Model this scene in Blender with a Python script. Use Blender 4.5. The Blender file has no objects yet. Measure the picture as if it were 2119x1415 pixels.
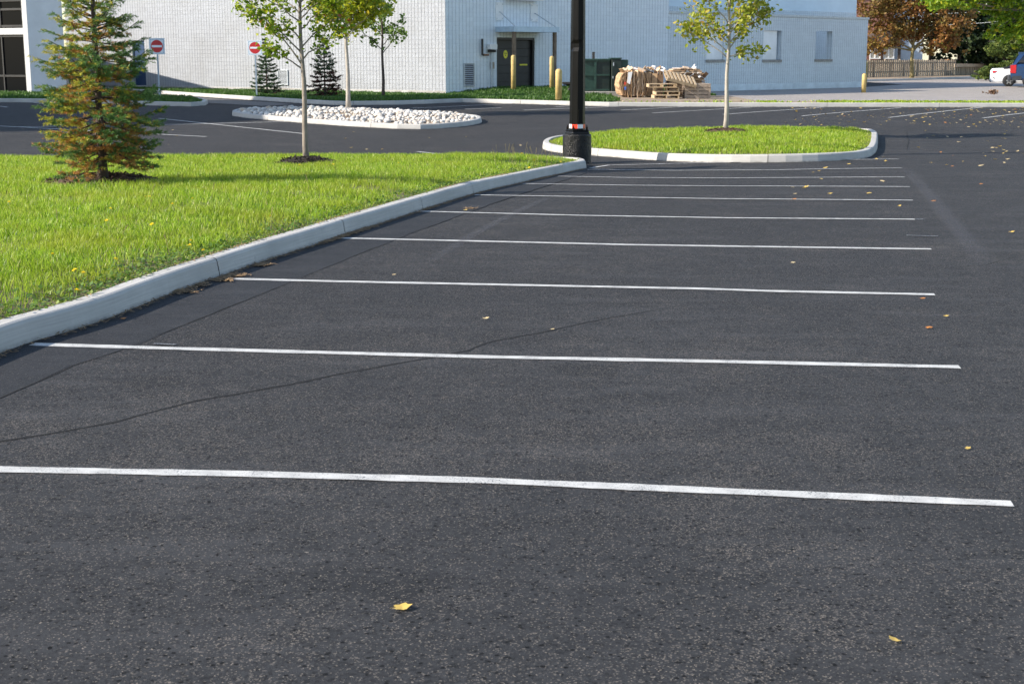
import bpy, math, random
import numpy as np
from mathutils import Vector
R = math.radians
random.seed(7); rng = np.random.default_rng(7)
scene = bpy.context.scene
COL = scene.collection

# ------------------------------------------------------------------ camera
FPX, HOR, CY, CX = 2943.0, 117.0, 707.5, 1059.5      # photo calibration
TH = math.atan((CY-HOR)/FPX); CH = 1.85
cam = bpy.data.cameras.new('camera'); co = bpy.data.objects.new('camera', cam); COL.objects.link(co)
cam.lens = 50.0; cam.sensor_width = 36.0; cam.clip_start = 0.1; cam.clip_end = 2000
co.location = (0, 0, CH); co.rotation_euler = (math.pi/2-TH, 0, 0)
cam.dof.use_dof = True; cam.dof.focus_distance = 11.0; cam.dof.aperture_fstop = 11.0
scene.camera = co

# ------------------------------------------------------------------ light
SUN_EL, SUN_AZ = 31.0, 14.0     # sun stands left of the camera, AZ degrees behind the picture plane
sdir = Vector((-math.cos(R(SUN_AZ))*math.cos(R(SUN_EL)), -math.sin(R(SUN_AZ))*math.cos(R(SUN_EL)), math.sin(R(SUN_EL))))
w = bpy.data.worlds.new('World'); scene.world = w; w.use_nodes = True
nt = w.node_tree; bg = nt.nodes['Background']
sky = nt.nodes.new('ShaderNodeTexSky'); sky.sky_type = 'NISHITA'; sky.sun_disc = False
sky.sun_elevation = R(SUN_EL); sky.sun_rotation = math.atan2(sdir.x, sdir.y)
sky.air_density = 1.0; sky.dust_density = 0.6; sky.ozone_density = 1.0
nt.links.new(sky.outputs[0], bg.inputs[0]); bg.inputs[1].default_value = 0.135
sl = bpy.data.lights.new('sun', 'SUN'); so = bpy.data.objects.new('sun', sl); COL.objects.link(so)
sl.energy = 4.6; sl.angle = R(0.53); sl.color = (1.0, 0.92, 0.81)
so.rotation_euler = (-sdir).to_track_quat('-Z', 'Y').to_euler(); so.location = (-20, -5, 30)
scene.view_settings.view_transform = 'Standard'; scene.view_settings.look = 'None'
scene.view_settings.exposure = 0.95; scene.view_settings.gamma = 1.0
scene.render.engine = 'CYCLES'

# ------------------------------------------------------------------ terrain
_yt = np.arange(-50, 500, 0.1)
_zt = np.interp(_yt, [0, 15.5, 17.3, 19.8, 22.5, 25.2, 28, 31, 35, 39, 44, 50, 57], [0, 0, -.02, -.065, -.14, -.225, -.31, -.375, -.40, -.36, -.26, -.11, 0])
for _ in range(3): _zt = np.convolve(np.pad(_zt, 8, mode='edge'), np.ones(17)/17, 'valid')
def G(x, y):
    z = np.interp(y, _yt, _zt)
    t = np.clip((np.asarray(x)+0.5)/8.0, 0, 1); m = 1.12-0.34*(t*t*(3-2*t))
    f = np.clip((np.asarray(y)-30)/14, 0, 1)
    return z*(m*(1-f)+1.0*f)
def ray(px, py):
    dx = (px-CX)/FPX; dv = -(py-CY)/FPX
    return dx, math.cos(TH)+dv*math.sin(TH), -math.sin(TH)+dv*math.cos(TH)
def P(px, py, dz=0.0):
    """point of the ground (plus dz) seen at a photo pixel"""
    dx, dy, dzz = ray(px, py); s = 3.0
    lo = 3.0; hi = lo
    while hi < 600:
        if CH+dzz*hi < float(G(dx*hi, dy*hi))+dz: break
        lo = hi; hi *= 1.02
    for _ in range(30):
        m = (lo+hi)/2
        if CH+dzz*m < float(G(dx*m, dy*m))+dz: hi = m
        else: lo = m
    return Vector((dx*lo, dy*lo, CH+dzz*lo))
def PY(px, py, Y):
    dx, dy, dz = ray(px, py); s = Y/dy
    return Vector((dx*s, Y, CH+dz*s))

# ------------------------------------------------------------------ materials
MATS = {}
def newmat(name):
    m = bpy.data.materials.new(name); m.use_nodes = True; MATS[name] = m
    t = m.node_tree; b = t.nodes['Principled BSDF']; return m, t, b
def N(t, typ, **kw):
    n = t.nodes.new(typ)
    for k, v in kw.items():
        if k in n.inputs: n.inputs[k].default_value = v
        else: setattr(n, k, v)
    return n
def mix(t, fac, a, b, blend='MIX'):
    n = t.nodes.new('ShaderNodeMix'); n.data_type = 'RGBA'; n.blend_type = blend
    for sock, v in ((n.inputs[0], fac), (n.inputs[6], a), (n.inputs[7], b)):
        if isinstance(v, bpy.types.NodeSocket): t.links.new(v, sock)
        elif isinstance(v, (int, float)): sock.default_value = v
        else: sock.default_value = (*v, 1) if len(v) == 3 else v
    return n.outputs[2]
def mth(t, op, a, b=0.0, c=None, clamp=False):
    n = t.nodes.new('ShaderNodeMath'); n.operation = op; n.use_clamp = clamp
    for i, v in enumerate((a, b, c)):
        if v is None: continue
        if isinstance(v, bpy.types.NodeSocket): t.links.new(v, n.inputs[i])
        else: n.inputs[i].default_value = v
    return n.outputs[0]
def ramp(t, v, stops):
    n = t.nodes.new('ShaderNodeValToRGB'); t.links.new(v, n.inputs[0]); e = n.color_ramp.elements
    while len(e) < len(stops): e.new(0.5)
    for i, (p, c) in enumerate(stops):
        e[i].position = p; e[i].color = (*c, 1) if not isinstance(c, (int, float)) else (c, c, c, 1)
    return n.outputs[0]
def coord(t, kind='Object', scale=(1, 1, 1)):
    tc = t.nodes.new('ShaderNodeTexCoord'); mp = t.nodes.new('ShaderNodeMapping'); mp.inputs['Scale'].default_value = scale
    t.links.new(tc.outputs[kind], mp.inputs[0]); return mp.outputs[0]
def noise(t, vec, scale, detail=3, rough=0.55):
    n = t.nodes.new('ShaderNodeTexNoise'); n.inputs['Scale'].default_value = scale
    n.inputs['Detail'].default_value = detail; n.inputs['Roughness'].default_value = rough
    t.links.new(vec, n.inputs['Vector']); return n.outputs['Fac']
def bump(t, b, h, strength, dist):
    n = t.nodes.new('ShaderNodeBump'); n.inputs['Strength'].default_value = strength; n.inputs['Distance'].default_value = dist
    t.links.new(h, n.inputs['Height']); t.links.new(n.outputs[0], b.inputs['Normal']); return n
def simple(name, c, rough=0.7, metal=0.0, var=0.25, sc=3.0, bmp=0.0, bsc=30, c2=None, spec=0.5, stretch=(1, 1, 1)):
    m, t, b = newmat(name); v = coord(t, 'Object', stretch)
    n1 = noise(t, v, sc, 5, .6)
    a = tuple(x*(1-var) for x in c); d = c2 if c2 else tuple(min(1, x*(1+var)) for x in c)
    t.links.new(ramp(t, n1, [(.3, a), (.7, d)]), b.inputs['Base Color'])
    b.inputs['Roughness'].default_value = rough; b.inputs['Metallic'].default_value = metal
    b.inputs['Specular IOR Level'].default_value = spec
    if bmp: bump(t, b, noise(t, v, bsc, 4, .6), bmp, .02)
    return m

def asphalt_color(t, v, dark, light, speck, dens=1.0, asc=165):
    vo = t.nodes.new('ShaderNodeTexVoronoi'); vo.inputs['Scale'].default_value = asc; t.links.new(v, vo.inputs['Vector'])
    sep = t.nodes.new('ShaderNodeSeparateColor'); t.links.new(vo.outputs['Color'], sep.inputs[0])
    v2 = t.nodes.new('ShaderNodeTexVoronoi'); v2.inputs['Scale'].default_value = asc*.36; t.links.new(v, v2.inputs['Vector'])
    sp2 = t.nodes.new('ShaderNodeSeparateColor'); t.links.new(v2.outputs['Color'], sp2.inputs[0])
    big = noise(t, v, .35, 5, .6); med = noise(t, v, 5.0, 6, .7)
    base = mix(t, ramp(t, sep.outputs[0], [(0, 0), (.12, .35), (.75, .65), (1, 1)]), tuple(x*.4 for x in dark), light)
    base = mix(t, ramp(t, sp2.outputs[0], [(0, .85), (.10, .6), (.2, 0)]), base, tuple(x*.2 for x in dark))
    base = mix(t, ramp(t, med, [(.35, 0), (.75, .5)]), base, tuple(x*1.3 for x in light))
    base = mix(t, ramp(t, big, [(.38, 0), (.68, .35)]), base, tuple(x*.7 for x in dark))
    wear = noise(t, coord(t, 'Object', (.35, 1.6, 1)), 1.6, 6, .7)
    base = mix(t, ramp(t, wear, [(.50, 0), (.72, .4)]), base, tuple(x*1.6 for x in light))
    oil = noise(t, v, 1.1, 3, .5)
    base = mix(t, ramp(t, oil, [(.66, 0), (.74, .45)]), base, tuple(x*.5 for x in dark))
    cl = ramp(t, mth(t, 'ADD', noise(t, v, 1.9, 5, .75), mth(t, 'MULTIPLY', noise(t, v, .45, 2), .5)), [(.5, .07), (.78, .12*dens), (1.0, .30*dens)])
    thr = mth(t, 'SUBTRACT', 1.0, cl)
    isb = mth(t, 'GREATER_THAN', sep.outputs[1], thr)
    isb = mth(t, 'MULTIPLY', isb, ramp(t, sep.outputs[2], [(0, .15), (.7, .5), (1, 1)]))
    return mix(t, isb, base, speck), (vo, sep, sp2)
def mat_asphalt(name, dark, light, speck, dens, bs=.7, rough=.7):
    m, t, b = newmat(name); v = coord(t)
    c, (vo, sep, sp2) = asphalt_color(t, v, dark, light, speck, dens)
    pits = noise(t, v, 30, 5, .75)
    pitm = ramp(t, pits, [(.345, 1), (.39, 0)])
    c = mix(t, mth(t, 'MULTIPLY', pitm, min(1, dens)), c, tuple(x*.12 for x in dark))
    v3 = t.nodes.new('ShaderNodeTexVoronoi'); v3.inputs['Scale'].default_value = 42; t.links.new(v, v3.inputs['Vector'])
    sp3 = t.nodes.new('ShaderNodeSeparateColor'); t.links.new(v3.outputs['Color'], sp3.inputs[0])
    hole = mth(t, 'MULTIPLY', ramp(t, sp3.outputs[0], [(.10, 1), (.16, 0)]), ramp(t, mth(t, 'ADD', v3.outputs['Distance'], mth(t, 'MULTIPLY', noise(t, v, 120, 2), .3)), [(.42, 1), (.55, 0)]))
    c = mix(t, mth(t, 'MULTIPLY', hole, min(1, dens)), c, (.0015, .0015, .002))
    t.links.new(c, b.inputs['Base Color']); b.inputs['Roughness'].default_value = rough; b.inputs['Specular IOR Level'].default_value = .2
    h = mth(t, 'ADD', mth(t, 'MULTIPLY', sep.outputs[0], .8), mth(t, 'MULTIPLY', sp2.outputs[1], .9))
    h = mth(t, 'ADD', h, mth(t, 'MULTIPLY', noise(t, v, 260, 2, .6), .8))
    h = mth(t, 'SUBTRACT', h, mth(t, 'MULTIPLY', pitm, 1.6))
    bump(t, b, h, bs, .009)
    return m
mat_asphalt('asphalt', (.0285, .029, .032), (.051, .0515, .0545), (.25, .215, .18), 1.0, 1.0, .8)
mat_asphalt('asphalt_smooth', (.024, .0245, .0265), (.031, .0315, .0335), (.15, .13, .11), .22, .3, .75)
mat_asphalt('asphalt_lane', (.13, .125, .12), (.17, .165, .155), (.3, .28, .25), .5, .4)
mat_asphalt('asphalt_yard', (.32, .285, .26), (.40, .36, .33), (.5, .45, .4), .5, .4)

def mat_paint(name, wear):
    m, t, b = newmat(name); v = coord(t)
    c, vo = asphalt_color(t, v, (.028, .03, .037), (.056, .059, .067), (.3, .27, .23), 1)
    n1 = noise(t, v, 95, 4, .75); n2 = noise(t, v, 6, 4, .6)
    k = mth(t, 'ADD', n1, mth(t, 'MULTIPLY', mth(t, 'SUBTRACT', n2, .5), .35))
    k2 = ramp(t, k, [(wear-.02, 0), (wear+.02, 1)])
    dirt = noise(t, v, 9, 4)
    wc = mix(t, ramp(t, dirt, [(.35, 0), (.75, 1)]), (.55, .54, .51), (.38, .37, .35))
    t.links.new(mix(t, k2, c, wc), b.inputs['Base Color']); b.inputs['Roughness'].default_value = .6
    bump(t, b, mth(t, 'ADD', noise(t, v, 70, 4, .7), k2), .35, .006)
mat_paint('line_paint', .405); mat_paint('line_paint_worn', .56)

def mat_kerb():
    m, t, b = newmat('kerb_concrete'); v = coord(t, 'UV', (1, 1, 1)); o = coord(t)
    st = noise(t, coord(t, 'UV', (1.2, 60, 1)), 1.0, 5, .7)
    big = noise(t, o, 1.3, 5, .65); fine = noise(t, o, 90, 3, .7)
    c = ramp(t, big, [(.3, (.37, .355, .33)), (.7, (.51, .49, .455))])
    c = mix(t, ramp(t, st, [(.35, .55), (.6, 0)]), c, (.31, .295, .275))
    c = mix(t, ramp(t, noise(t, o, 4.5, 6, .75), [(.62, 0), (.74, .45)]), c, (.15, .145, .14))
    spu = t.nodes.new('ShaderNodeSeparateXYZ'); t.links.new(v, spu.inputs[0])
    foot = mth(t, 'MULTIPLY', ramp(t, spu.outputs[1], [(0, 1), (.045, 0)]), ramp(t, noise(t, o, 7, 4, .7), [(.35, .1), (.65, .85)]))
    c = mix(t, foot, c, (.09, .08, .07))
    sc2 = noise(t, coord(t, 'UV', (1.6, 9, 1)), 1.0, 5, .8)
    c = mix(t, ramp(t, sc2, [(.64, 0), (.70, .5)]), c, (.12, .12, .12))
    t.links.new(c, b.inputs['Base Color']); b.inputs['Roughness'].default_value = .85
    bump(t, b, mth(t, 'ADD', st, mth(t, 'MULTIPLY', fine, .5)), .45, .006)
mat_kerb()

def mat_block(name, face, joint, stain):
    """split-face painted block, scored upright joints every 0.2 m; UV in metres"""
    m, t, b = newmat(name); tc = t.nodes.new('ShaderNodeTexCoord'); sp = t.nodes.new('ShaderNodeSeparateXYZ')
    t.links.new(tc.outputs['UV'], sp.inputs[0]); o = coord(t)
    wob = mth(t, 'MULTIPLY', mth(t, 'SUBTRACT', noise(t, o, 7, 2), .5), .018)
    fu = mth(t, 'FRACT', mth(t, 'DIVIDE', mth(t, 'ADD', sp.outputs[0], wob), .2))
    fv = mth(t, 'FRACT', mth(t, 'DIVIDE', sp.outputs[1], .2))
    du = mth(t, 'ABSOLUTE', mth(t, 'SUBTRACT', fu, .5)); dv = mth(t, 'ABSOLUTE', mth(t, 'SUBTRACT', fv, .5))
    gu = ramp(t, du, [(.42, 0), (.45, 1)]); gv = ramp(t, dv, [(.44, 0), (.49, 1)])
    # brick to brick tone change
    cell = t.nodes.new('ShaderNodeCombineXYZ')
    t.links.new(mth(t, 'FLOOR', mth(t, 'DIVIDE', sp.outputs[0], .4)), cell.inputs[0]); t.links.new(mth(t, 'FLOOR', mth(t, 'DIVIDE', sp.outputs[1], .2)), cell.inputs[1])
    wn = t.nodes.new('ShaderNodeTexWhiteNoise'); wn.noise_dimensions = '2D'; t.links.new(cell.outputs[0], wn.inputs['Vector'])
    rough = noise(t, o, 13, 5, .7); big = noise(t, o, .5, 5, .65)
    c = mix(t, wn.outputs['Value'], tuple(x*.93 for x in face), face)
    c = mix(t, ramp(t, big, [(.45, 0), (.75, .5)]), c, stain)
    c = mix(t, ramp(t, noise(t, coord(t, 'UV', (2.2, .25, 1)), 1.0, 5, .75), [(.52, 0), (.72, .4)]), c, stain)
    c = mix(t, ramp(t, rough, [(.25, .35), (.5, 0)]), c, tuple(x*.7 for x in face))
    c = mix(t, mth(t, 'MULTIPLY', gv, .16), c, joint)
    c = mix(t, mth(t, 'MULTIPLY', gu, ramp(t, noise(t, o, 1.5, 3), [(.3, .5), (.7, .9)])), c, joint)
    t.links.new(c, b.inputs['Base Color']); b.inputs['Roughness'].default_value = .75
    h = mth(t, 'SUBTRACT', mth(t, 'MULTIPLY', rough, 1.6), mth(t, 'MAXIMUM', gu, mth(t, 'MULTIPLY', gv, .35)))
    bump(t, b, h, .8, .03)
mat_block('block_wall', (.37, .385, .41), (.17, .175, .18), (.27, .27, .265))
mat_block('block_wall_blue_shade', (.80, .85, .88), (.42, .46, .49), (.70, .76, .80))  # block of the shaded faces, blue of the skylight put into its colour
mat_block('block_wall_grey', (.74, .79, .81), (.34, .37, .39), (.60, .64, .66))
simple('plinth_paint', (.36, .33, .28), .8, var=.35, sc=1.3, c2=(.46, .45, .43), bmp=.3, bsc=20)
simple('plinth_blue_shade', (.68, .74, .77), .8, var=.15, sc=1.6, bmp=.2, bsc=20)  # plinth of the shaded faces, tinted with the same skylight blue
simple('siding_blue', (.70, .80, .87), .6, var=.05, sc=.8)
simple('office_concrete', (.74, .76, .78), .8, var=.07, sc=1.2, bmp=.3, bsc=60)
simple('office_spandrel', (.50, .50, .49), .6, var=.05)
simple('brown_cladding', (.10, .085, .075), .7, var=.2)
simple('stain_brown', (.36, .30, .24), .9, var=.3, sc=4)
simple('roof_membrane', (.3, .3, .3), .9)
simple('galv_metal', (.45, .48, .50), .5, .3, var=.15, sc=5)
simple('sign_post_metal', (.30, .36, .42), .5, .5, var=.15, sc=5)
simple('awning_metal', (.42, .52, .60), .5, .2, var=.12, sc=4)
simple('door_black', (.018, .017, .016), .5, var=.3, sc=3)
simple('door_blue', (.015, .045, .11), .5, var=.12, sc=3)
simple('dark_frame', (.012, .012, .014), .4)
simple('pipe_black', (.03, .026, .024), .6)
simple('pipe_rust', (.22, .12, .07), .8, var=.4, sc=9)
simple('white_paint', (.74, .74, .72), .55, var=.06)
simple('white_board', (.88, .87, .85), .7, var=.12, sc=.9)
simple('sign_white', (.72, .76, .80), .4, var=.03)
simple('sign_red', (.50, .012, .018), .45, var=.05)
simple('sign_blue_edge', (.20, .36, .48), .45)
simple('sticker_yellow', (.70, .62, .03), .5, var=.05)
simple('bollard_yellow', (.50, .35, .11), .7, var=.25, sc=6, c2=(.60, .44, .17), bmp=.2)
simple('post_rust', (.17, .12, .08), .75, var=.4, sc=6)
simple('bin_green', (.020, .050, .038), .35, .1, var=.3, sc=5)
simple('bin_dark', (.012, .022, .018), .4, .1, var=.3, sc=5)
simple('pad_concrete', (.30, .28, .25), .9, var=.25, sc=3, bmp=.3)
simple('dirt', (.26, .20, .14), .95, var=.35, sc=6, bmp=.5)
simple('soil', (.11, .095, .045), .95, var=.4, sc=8, bmp=.6)
simple('mulch', (.055, .030, .018), .95, var=.55, sc=30, bmp=.9, bsc=60, c2=(.13, .075, .045))
simple('mulch_dark', (.022, .015, .010), .95, var=.55, sc=30, bmp=.9, bsc=60)
simple('cardboard', (.42, .27, .15), .85, var=.3, sc=5)
simple('cardboard_dark', (.17, .10, .055), .9, var=.3, sc=5)
simple('cardboard_pale', (.58, .42, .28), .85, var=.2, sc=5)
simple('paper_white', (.70, .69, .68), .7, var=.08)
simple('paper_blue', (.06, .13, .42), .6); simple('paper_red', (.55, .06, .03), .6)
simple('pallet_wood', (.50, .36, .21), .85, var=.3, sc=8, c2=(.62, .47, .30))
simple('pallet_grey', (.30, .235, .18), .9, var=.3, sc=8)
simple('fence_wood', (.40, .33, .25), .9, var=.35, sc=3, stretch=(1, 1, .2))
simple('deck_wood', (.50, .22, .07), .8, var=.2)
simple('coping_stone', (.50, .40, .30), .85, var=.2, sc=2)
simple('brick_red', (.28, .13, .10), .85, var=.25, sc=9)
simple('house_pale', (.50, .56, .62), .8, var=.08)
simple('roof_brown', (.055, .040, .032), .9, var=.3, sc=5)
simple('curtain', (.55, .50, .40), .8, var=.1)
simple('tent_fabric', (.66, .70, .62), .7, var=.05)
simple('rail_dark', (.03, .035, .03), .6)
simple('car_white', (.78, .79, .80), .2, var=.01, spec=.6)
simple('car_blue', (.020, .055, .14), .25, .3, var=.05, spec=.6)
simple('car_dark_trim', (.03, .033, .04), .5)
simple('tyre_rubber', (.012, .012, .012), .85)
simple('wheel_alloy', (.45, .46, .47), .3, .9, var=.05)
simple('lens_red', (.45, .012, .02), .15, var=.1)
simple('crack_dark', (.002, .002, .002), .95)
simple('tape_white', (.75, .75, .75), .4, var=.03); simple('tape_red', (.75, .045, .015), .4, var=.05)
simple('straw', (.20, .12, .055), .9, var=.5, sc=20, c2=(.36, .23, .11))
simple('flower_yellow', (.85, .66, .01), .6, var=.1)
simple('stem_green', (.12, .20, .04), .7)
simple('wire_black', (.05, .05, .05), .6)
m, t, b = newmat('pole_paint'); b.inputs['Base Color'].default_value = (.003, .0026, .0022, 1)
v = coord(t, 'Object', (1, 1, .15)); t.links.new(ramp(t, noise(t, v, 9, 4), [(.3, .32), (.7, .5)]), b.inputs['Roughness'])
bump(t, b, noise(t, coord(t), 25, 3), .1, .01); b.inputs['Specular IOR Level'].default_value = .16
m, t, b = newmat('tar_coat'); b.inputs['Base Color'].default_value = (.006, .006, .0065, 1); v = coord(t)
t.links.new(ramp(t, noise(t, v, 12, 4), [(.35, .25), (.7, .6)]), b.inputs['Roughness']); b.inputs['Specular IOR Level'].default_value = .3
bump(t, b, mth(t, 'ADD', noise(t, v, 16, 5, .7), mth(t, 'MULTIPLY', noise(t, v, 60, 3), .35)), .8, .03)
m, t, b = newmat('window_glass'); b.inputs['Base Color'].default_value = (.006, .007, .008, 1); b.inputs['Roughness'].default_value = .18; b.inputs['Specular IOR Level'].default_value = .03
m, t, b = newmat('car_glass'); b.inputs['Base Color'].default_value = (.015, .02, .03, 1); b.inputs['Roughness'].default_value = .05

def mat_leaf(name, stops, trans=.45, rough=.5, patch=None, spec=.4):
    m, t, b = newmat(name); g = t.nodes.new('ShaderNodeNewGeometry')
    c = ramp(t, g.outputs['Random Per Island'], stops)
    if patch:
        c = mix(t, ramp(t, noise(t, coord(t), patch[0], 4, .6), [(.42, 0), (.66, patch[2])]), c, patch[1])
    t.links.new(c, b.inputs['Base Color']); b.inputs['Roughness'].default_value = rough; b.inputs['Specular IOR Level'].default_value = spec
    tr = t.nodes.new('ShaderNodeBsdfTranslucent'); t.links.new(c, tr.inputs[0])
    ms = t.nodes.new('ShaderNodeMixShader'); ms.inputs[0].default_value = trans
    out = t.nodes['Material Output']; t.links.new(b.outputs[0], ms.inputs[1]); t.links.new(tr.outputs[0], ms.inputs[2]); t.links.new(ms.outputs[0], out.inputs[0])
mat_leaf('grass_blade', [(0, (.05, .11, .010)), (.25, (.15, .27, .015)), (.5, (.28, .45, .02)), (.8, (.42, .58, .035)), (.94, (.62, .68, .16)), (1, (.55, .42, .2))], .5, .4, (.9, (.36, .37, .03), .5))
mat_leaf('grass_shade', [(0, (.03, .08, .012)), (.6, (.06, .14, .02)), (1, (.11, .19, .035))], .4, .5)  # darker copy of the grass, verge shade put into its colours
mat_leaf('weed_leaf', [(0, (.06, .13, .015)), (.6, (.13, .22, .03)), (1, (.24, .30, .05))], .35, .45)
mat_leaf('seed_stalk', [(0, (.30, .24, .10)), (1, (.45, .36, .18))], .3, .7)
mat_leaf('oak_leaf', [(0, (.10, .18, .012)), (.5, (.22, .33, .02)), (.85, (.38, .43, .03)), (.96, (.42, .34, .03)), (1, (.35, .10, .03))], .5, .4)
mat_leaf('maple_leaf', [(0, (.16, .22, .015)), (.5, (.32, .38, .02)), (.9, (.50, .48, .03)), (1, (.56, .42, .03))], .62, .45)
mat_leaf('maple_leaf_yellow', [(0, (.18, .23, .02)), (.4, (.34, .39, .035)), (.8, (.50, .48, .07)), (1, (.45, .28, .06))], .5, .45)
mat_leaf('shade_leaf', [(0, (.10, .18, .03)), (1, (.24, .34, .07))], .5, .5)
mat_leaf('rust_leaf', [(0, (.14, .055, .02)), (.4, (.30, .13, .04)), (.8, (.44, .22, .06)), (1, (.24, .24, .04))], .4, .55, (.5, (.13, .13, .03), .7))
mat_leaf('locust_leaf', [(0, (.10, .19, .015)), (.5, (.22, .36, .025)), (.9, (.38, .47, .03)), (1, (.60, .46, .03))], .5, .45)
mat_leaf('dark_leaf', [(0, (.012, .025, .010)), (.7, (.03, .055, .015)), (1, (.07, .10, .03))], .3, .6)
mat_leaf('juniper', [(0, (.05, .09, .02)), (.6, (.11, .16, .03)), (1, (.2, .22, .04))], .3, .6)
mat_leaf('needle_green', [(0, (.04, .10, .03)), (.5, (.10, .20, .05)), (1, (.20, .32, .07))], .35, .5)
mat_leaf('needle_yellow', [(0, (.22, .26, .03)), (.6, (.44, .42, .04)), (1, (.60, .46, .06))], .25, .55)
mat_leaf('needle_rust', [(0, (.26, .11, .03)), (.6, (.50, .25, .06)), (1, (.60, .36, .09))], .25, .6)
mat_leaf('needle_dark', [(0, (.02, .05, .022)), (1, (.06, .12, .04))], .15, .6)
mat_leaf('needle_maroon', [(0, (.04, .015, .012)), (1, (.11, .04, .025))], .15, .6)
mat_leaf('fallen_yellow', [(0, (.58, .38, .07)), (1, (.70, .50, .14))], .25, .5)
mat_leaf('fallen_tan', [(0, (.55, .42, .22)), (1, (.62, .48, .26))], .2, .6)
mat_leaf('fallen_orange', [(0, (.42, .17, .04)), (1, (.5, .2, .05))], .2, .6)
simple('bark_grey', (.22, .185, .15), .9, var=.35, sc=10, bmp=.6, bsc=30, stretch=(1, 1, .4))
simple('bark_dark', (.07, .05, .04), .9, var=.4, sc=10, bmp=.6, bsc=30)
simple('bark_pale', (.36, .32, .27), .85, var=.25, sc=8, bmp=.4, bsc=30, stretch=(1, 1, .4))
simple('bark_olive', (.20, .16, .07), .9, var=.3, sc=6, bmp=.5, bsc=20, stretch=(1, 1, .3))
m, t, b = newmat('river_stone'); oi = t.nodes.new('ShaderNodeObjectInfo'); g = t.nodes.new('ShaderNodeNewGeometry')
rr = mth(t, 'FRACT', mth(t, 'ADD', oi.outputs['Random'], g.outputs['Random Per Island']))
c = ramp(t, rr, [(0, (.28, .25, .22)), (.3, (.50, .47, .43)), (.8, (.66, .63, .58)), (1, (.42, .33, .25))])
c = mix(t, ramp(t, noise(t, coord(t), 8, 4), [(.4, 0), (.7, .4)]), c, (.42, .37, .32))
t.links.new(c, b.inputs['Base Color']); b.inputs['Roughness'].default_value = .8
m, t, b = newmat('tyre_scuff'); tc = t.nodes.new('ShaderNodeTexCoord'); sp = t.nodes.new('ShaderNodeSeparateXYZ'); t.links.new(tc.outputs['UV'], sp.inputs[0])
e1 = mth(t, 'MULTIPLY', mth(t, 'SUBTRACT', 1.0, mth(t, 'ABSOLUTE', mth(t, 'SUBTRACT', mth(t, 'MULTIPLY', sp.outputs[1], 2.0), 1.0))), 1.6, clamp=True)
e2 = mth(t, 'MULTIPLY', e1, ramp(t, sp.outputs[0], [(0, 0), (.25, .7), (.8, 1), (1, 0)]))
e3 = mth(t, 'MULTIPLY', e2, ramp(t, noise(t, coord(t), 9, 5, .7), [(.3, .05), (.8, .36)]))
b.inputs['Base Color'].default_value = (.13, .13, .145, 1); b.inputs['Roughness'].default_value = .8
tp = t.nodes.new('ShaderNodeBsdfTransparent'); ms = t.nodes.new('ShaderNodeMixShader'); t.links.new(e3, ms.inputs[0])
t.links.new(tp.outputs[0], ms.inputs[1]); t.links.new(b.outputs[0], ms.inputs[2]); t.links.new(ms.outputs[0], t.nodes['Material Output'].inputs[0])

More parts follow.
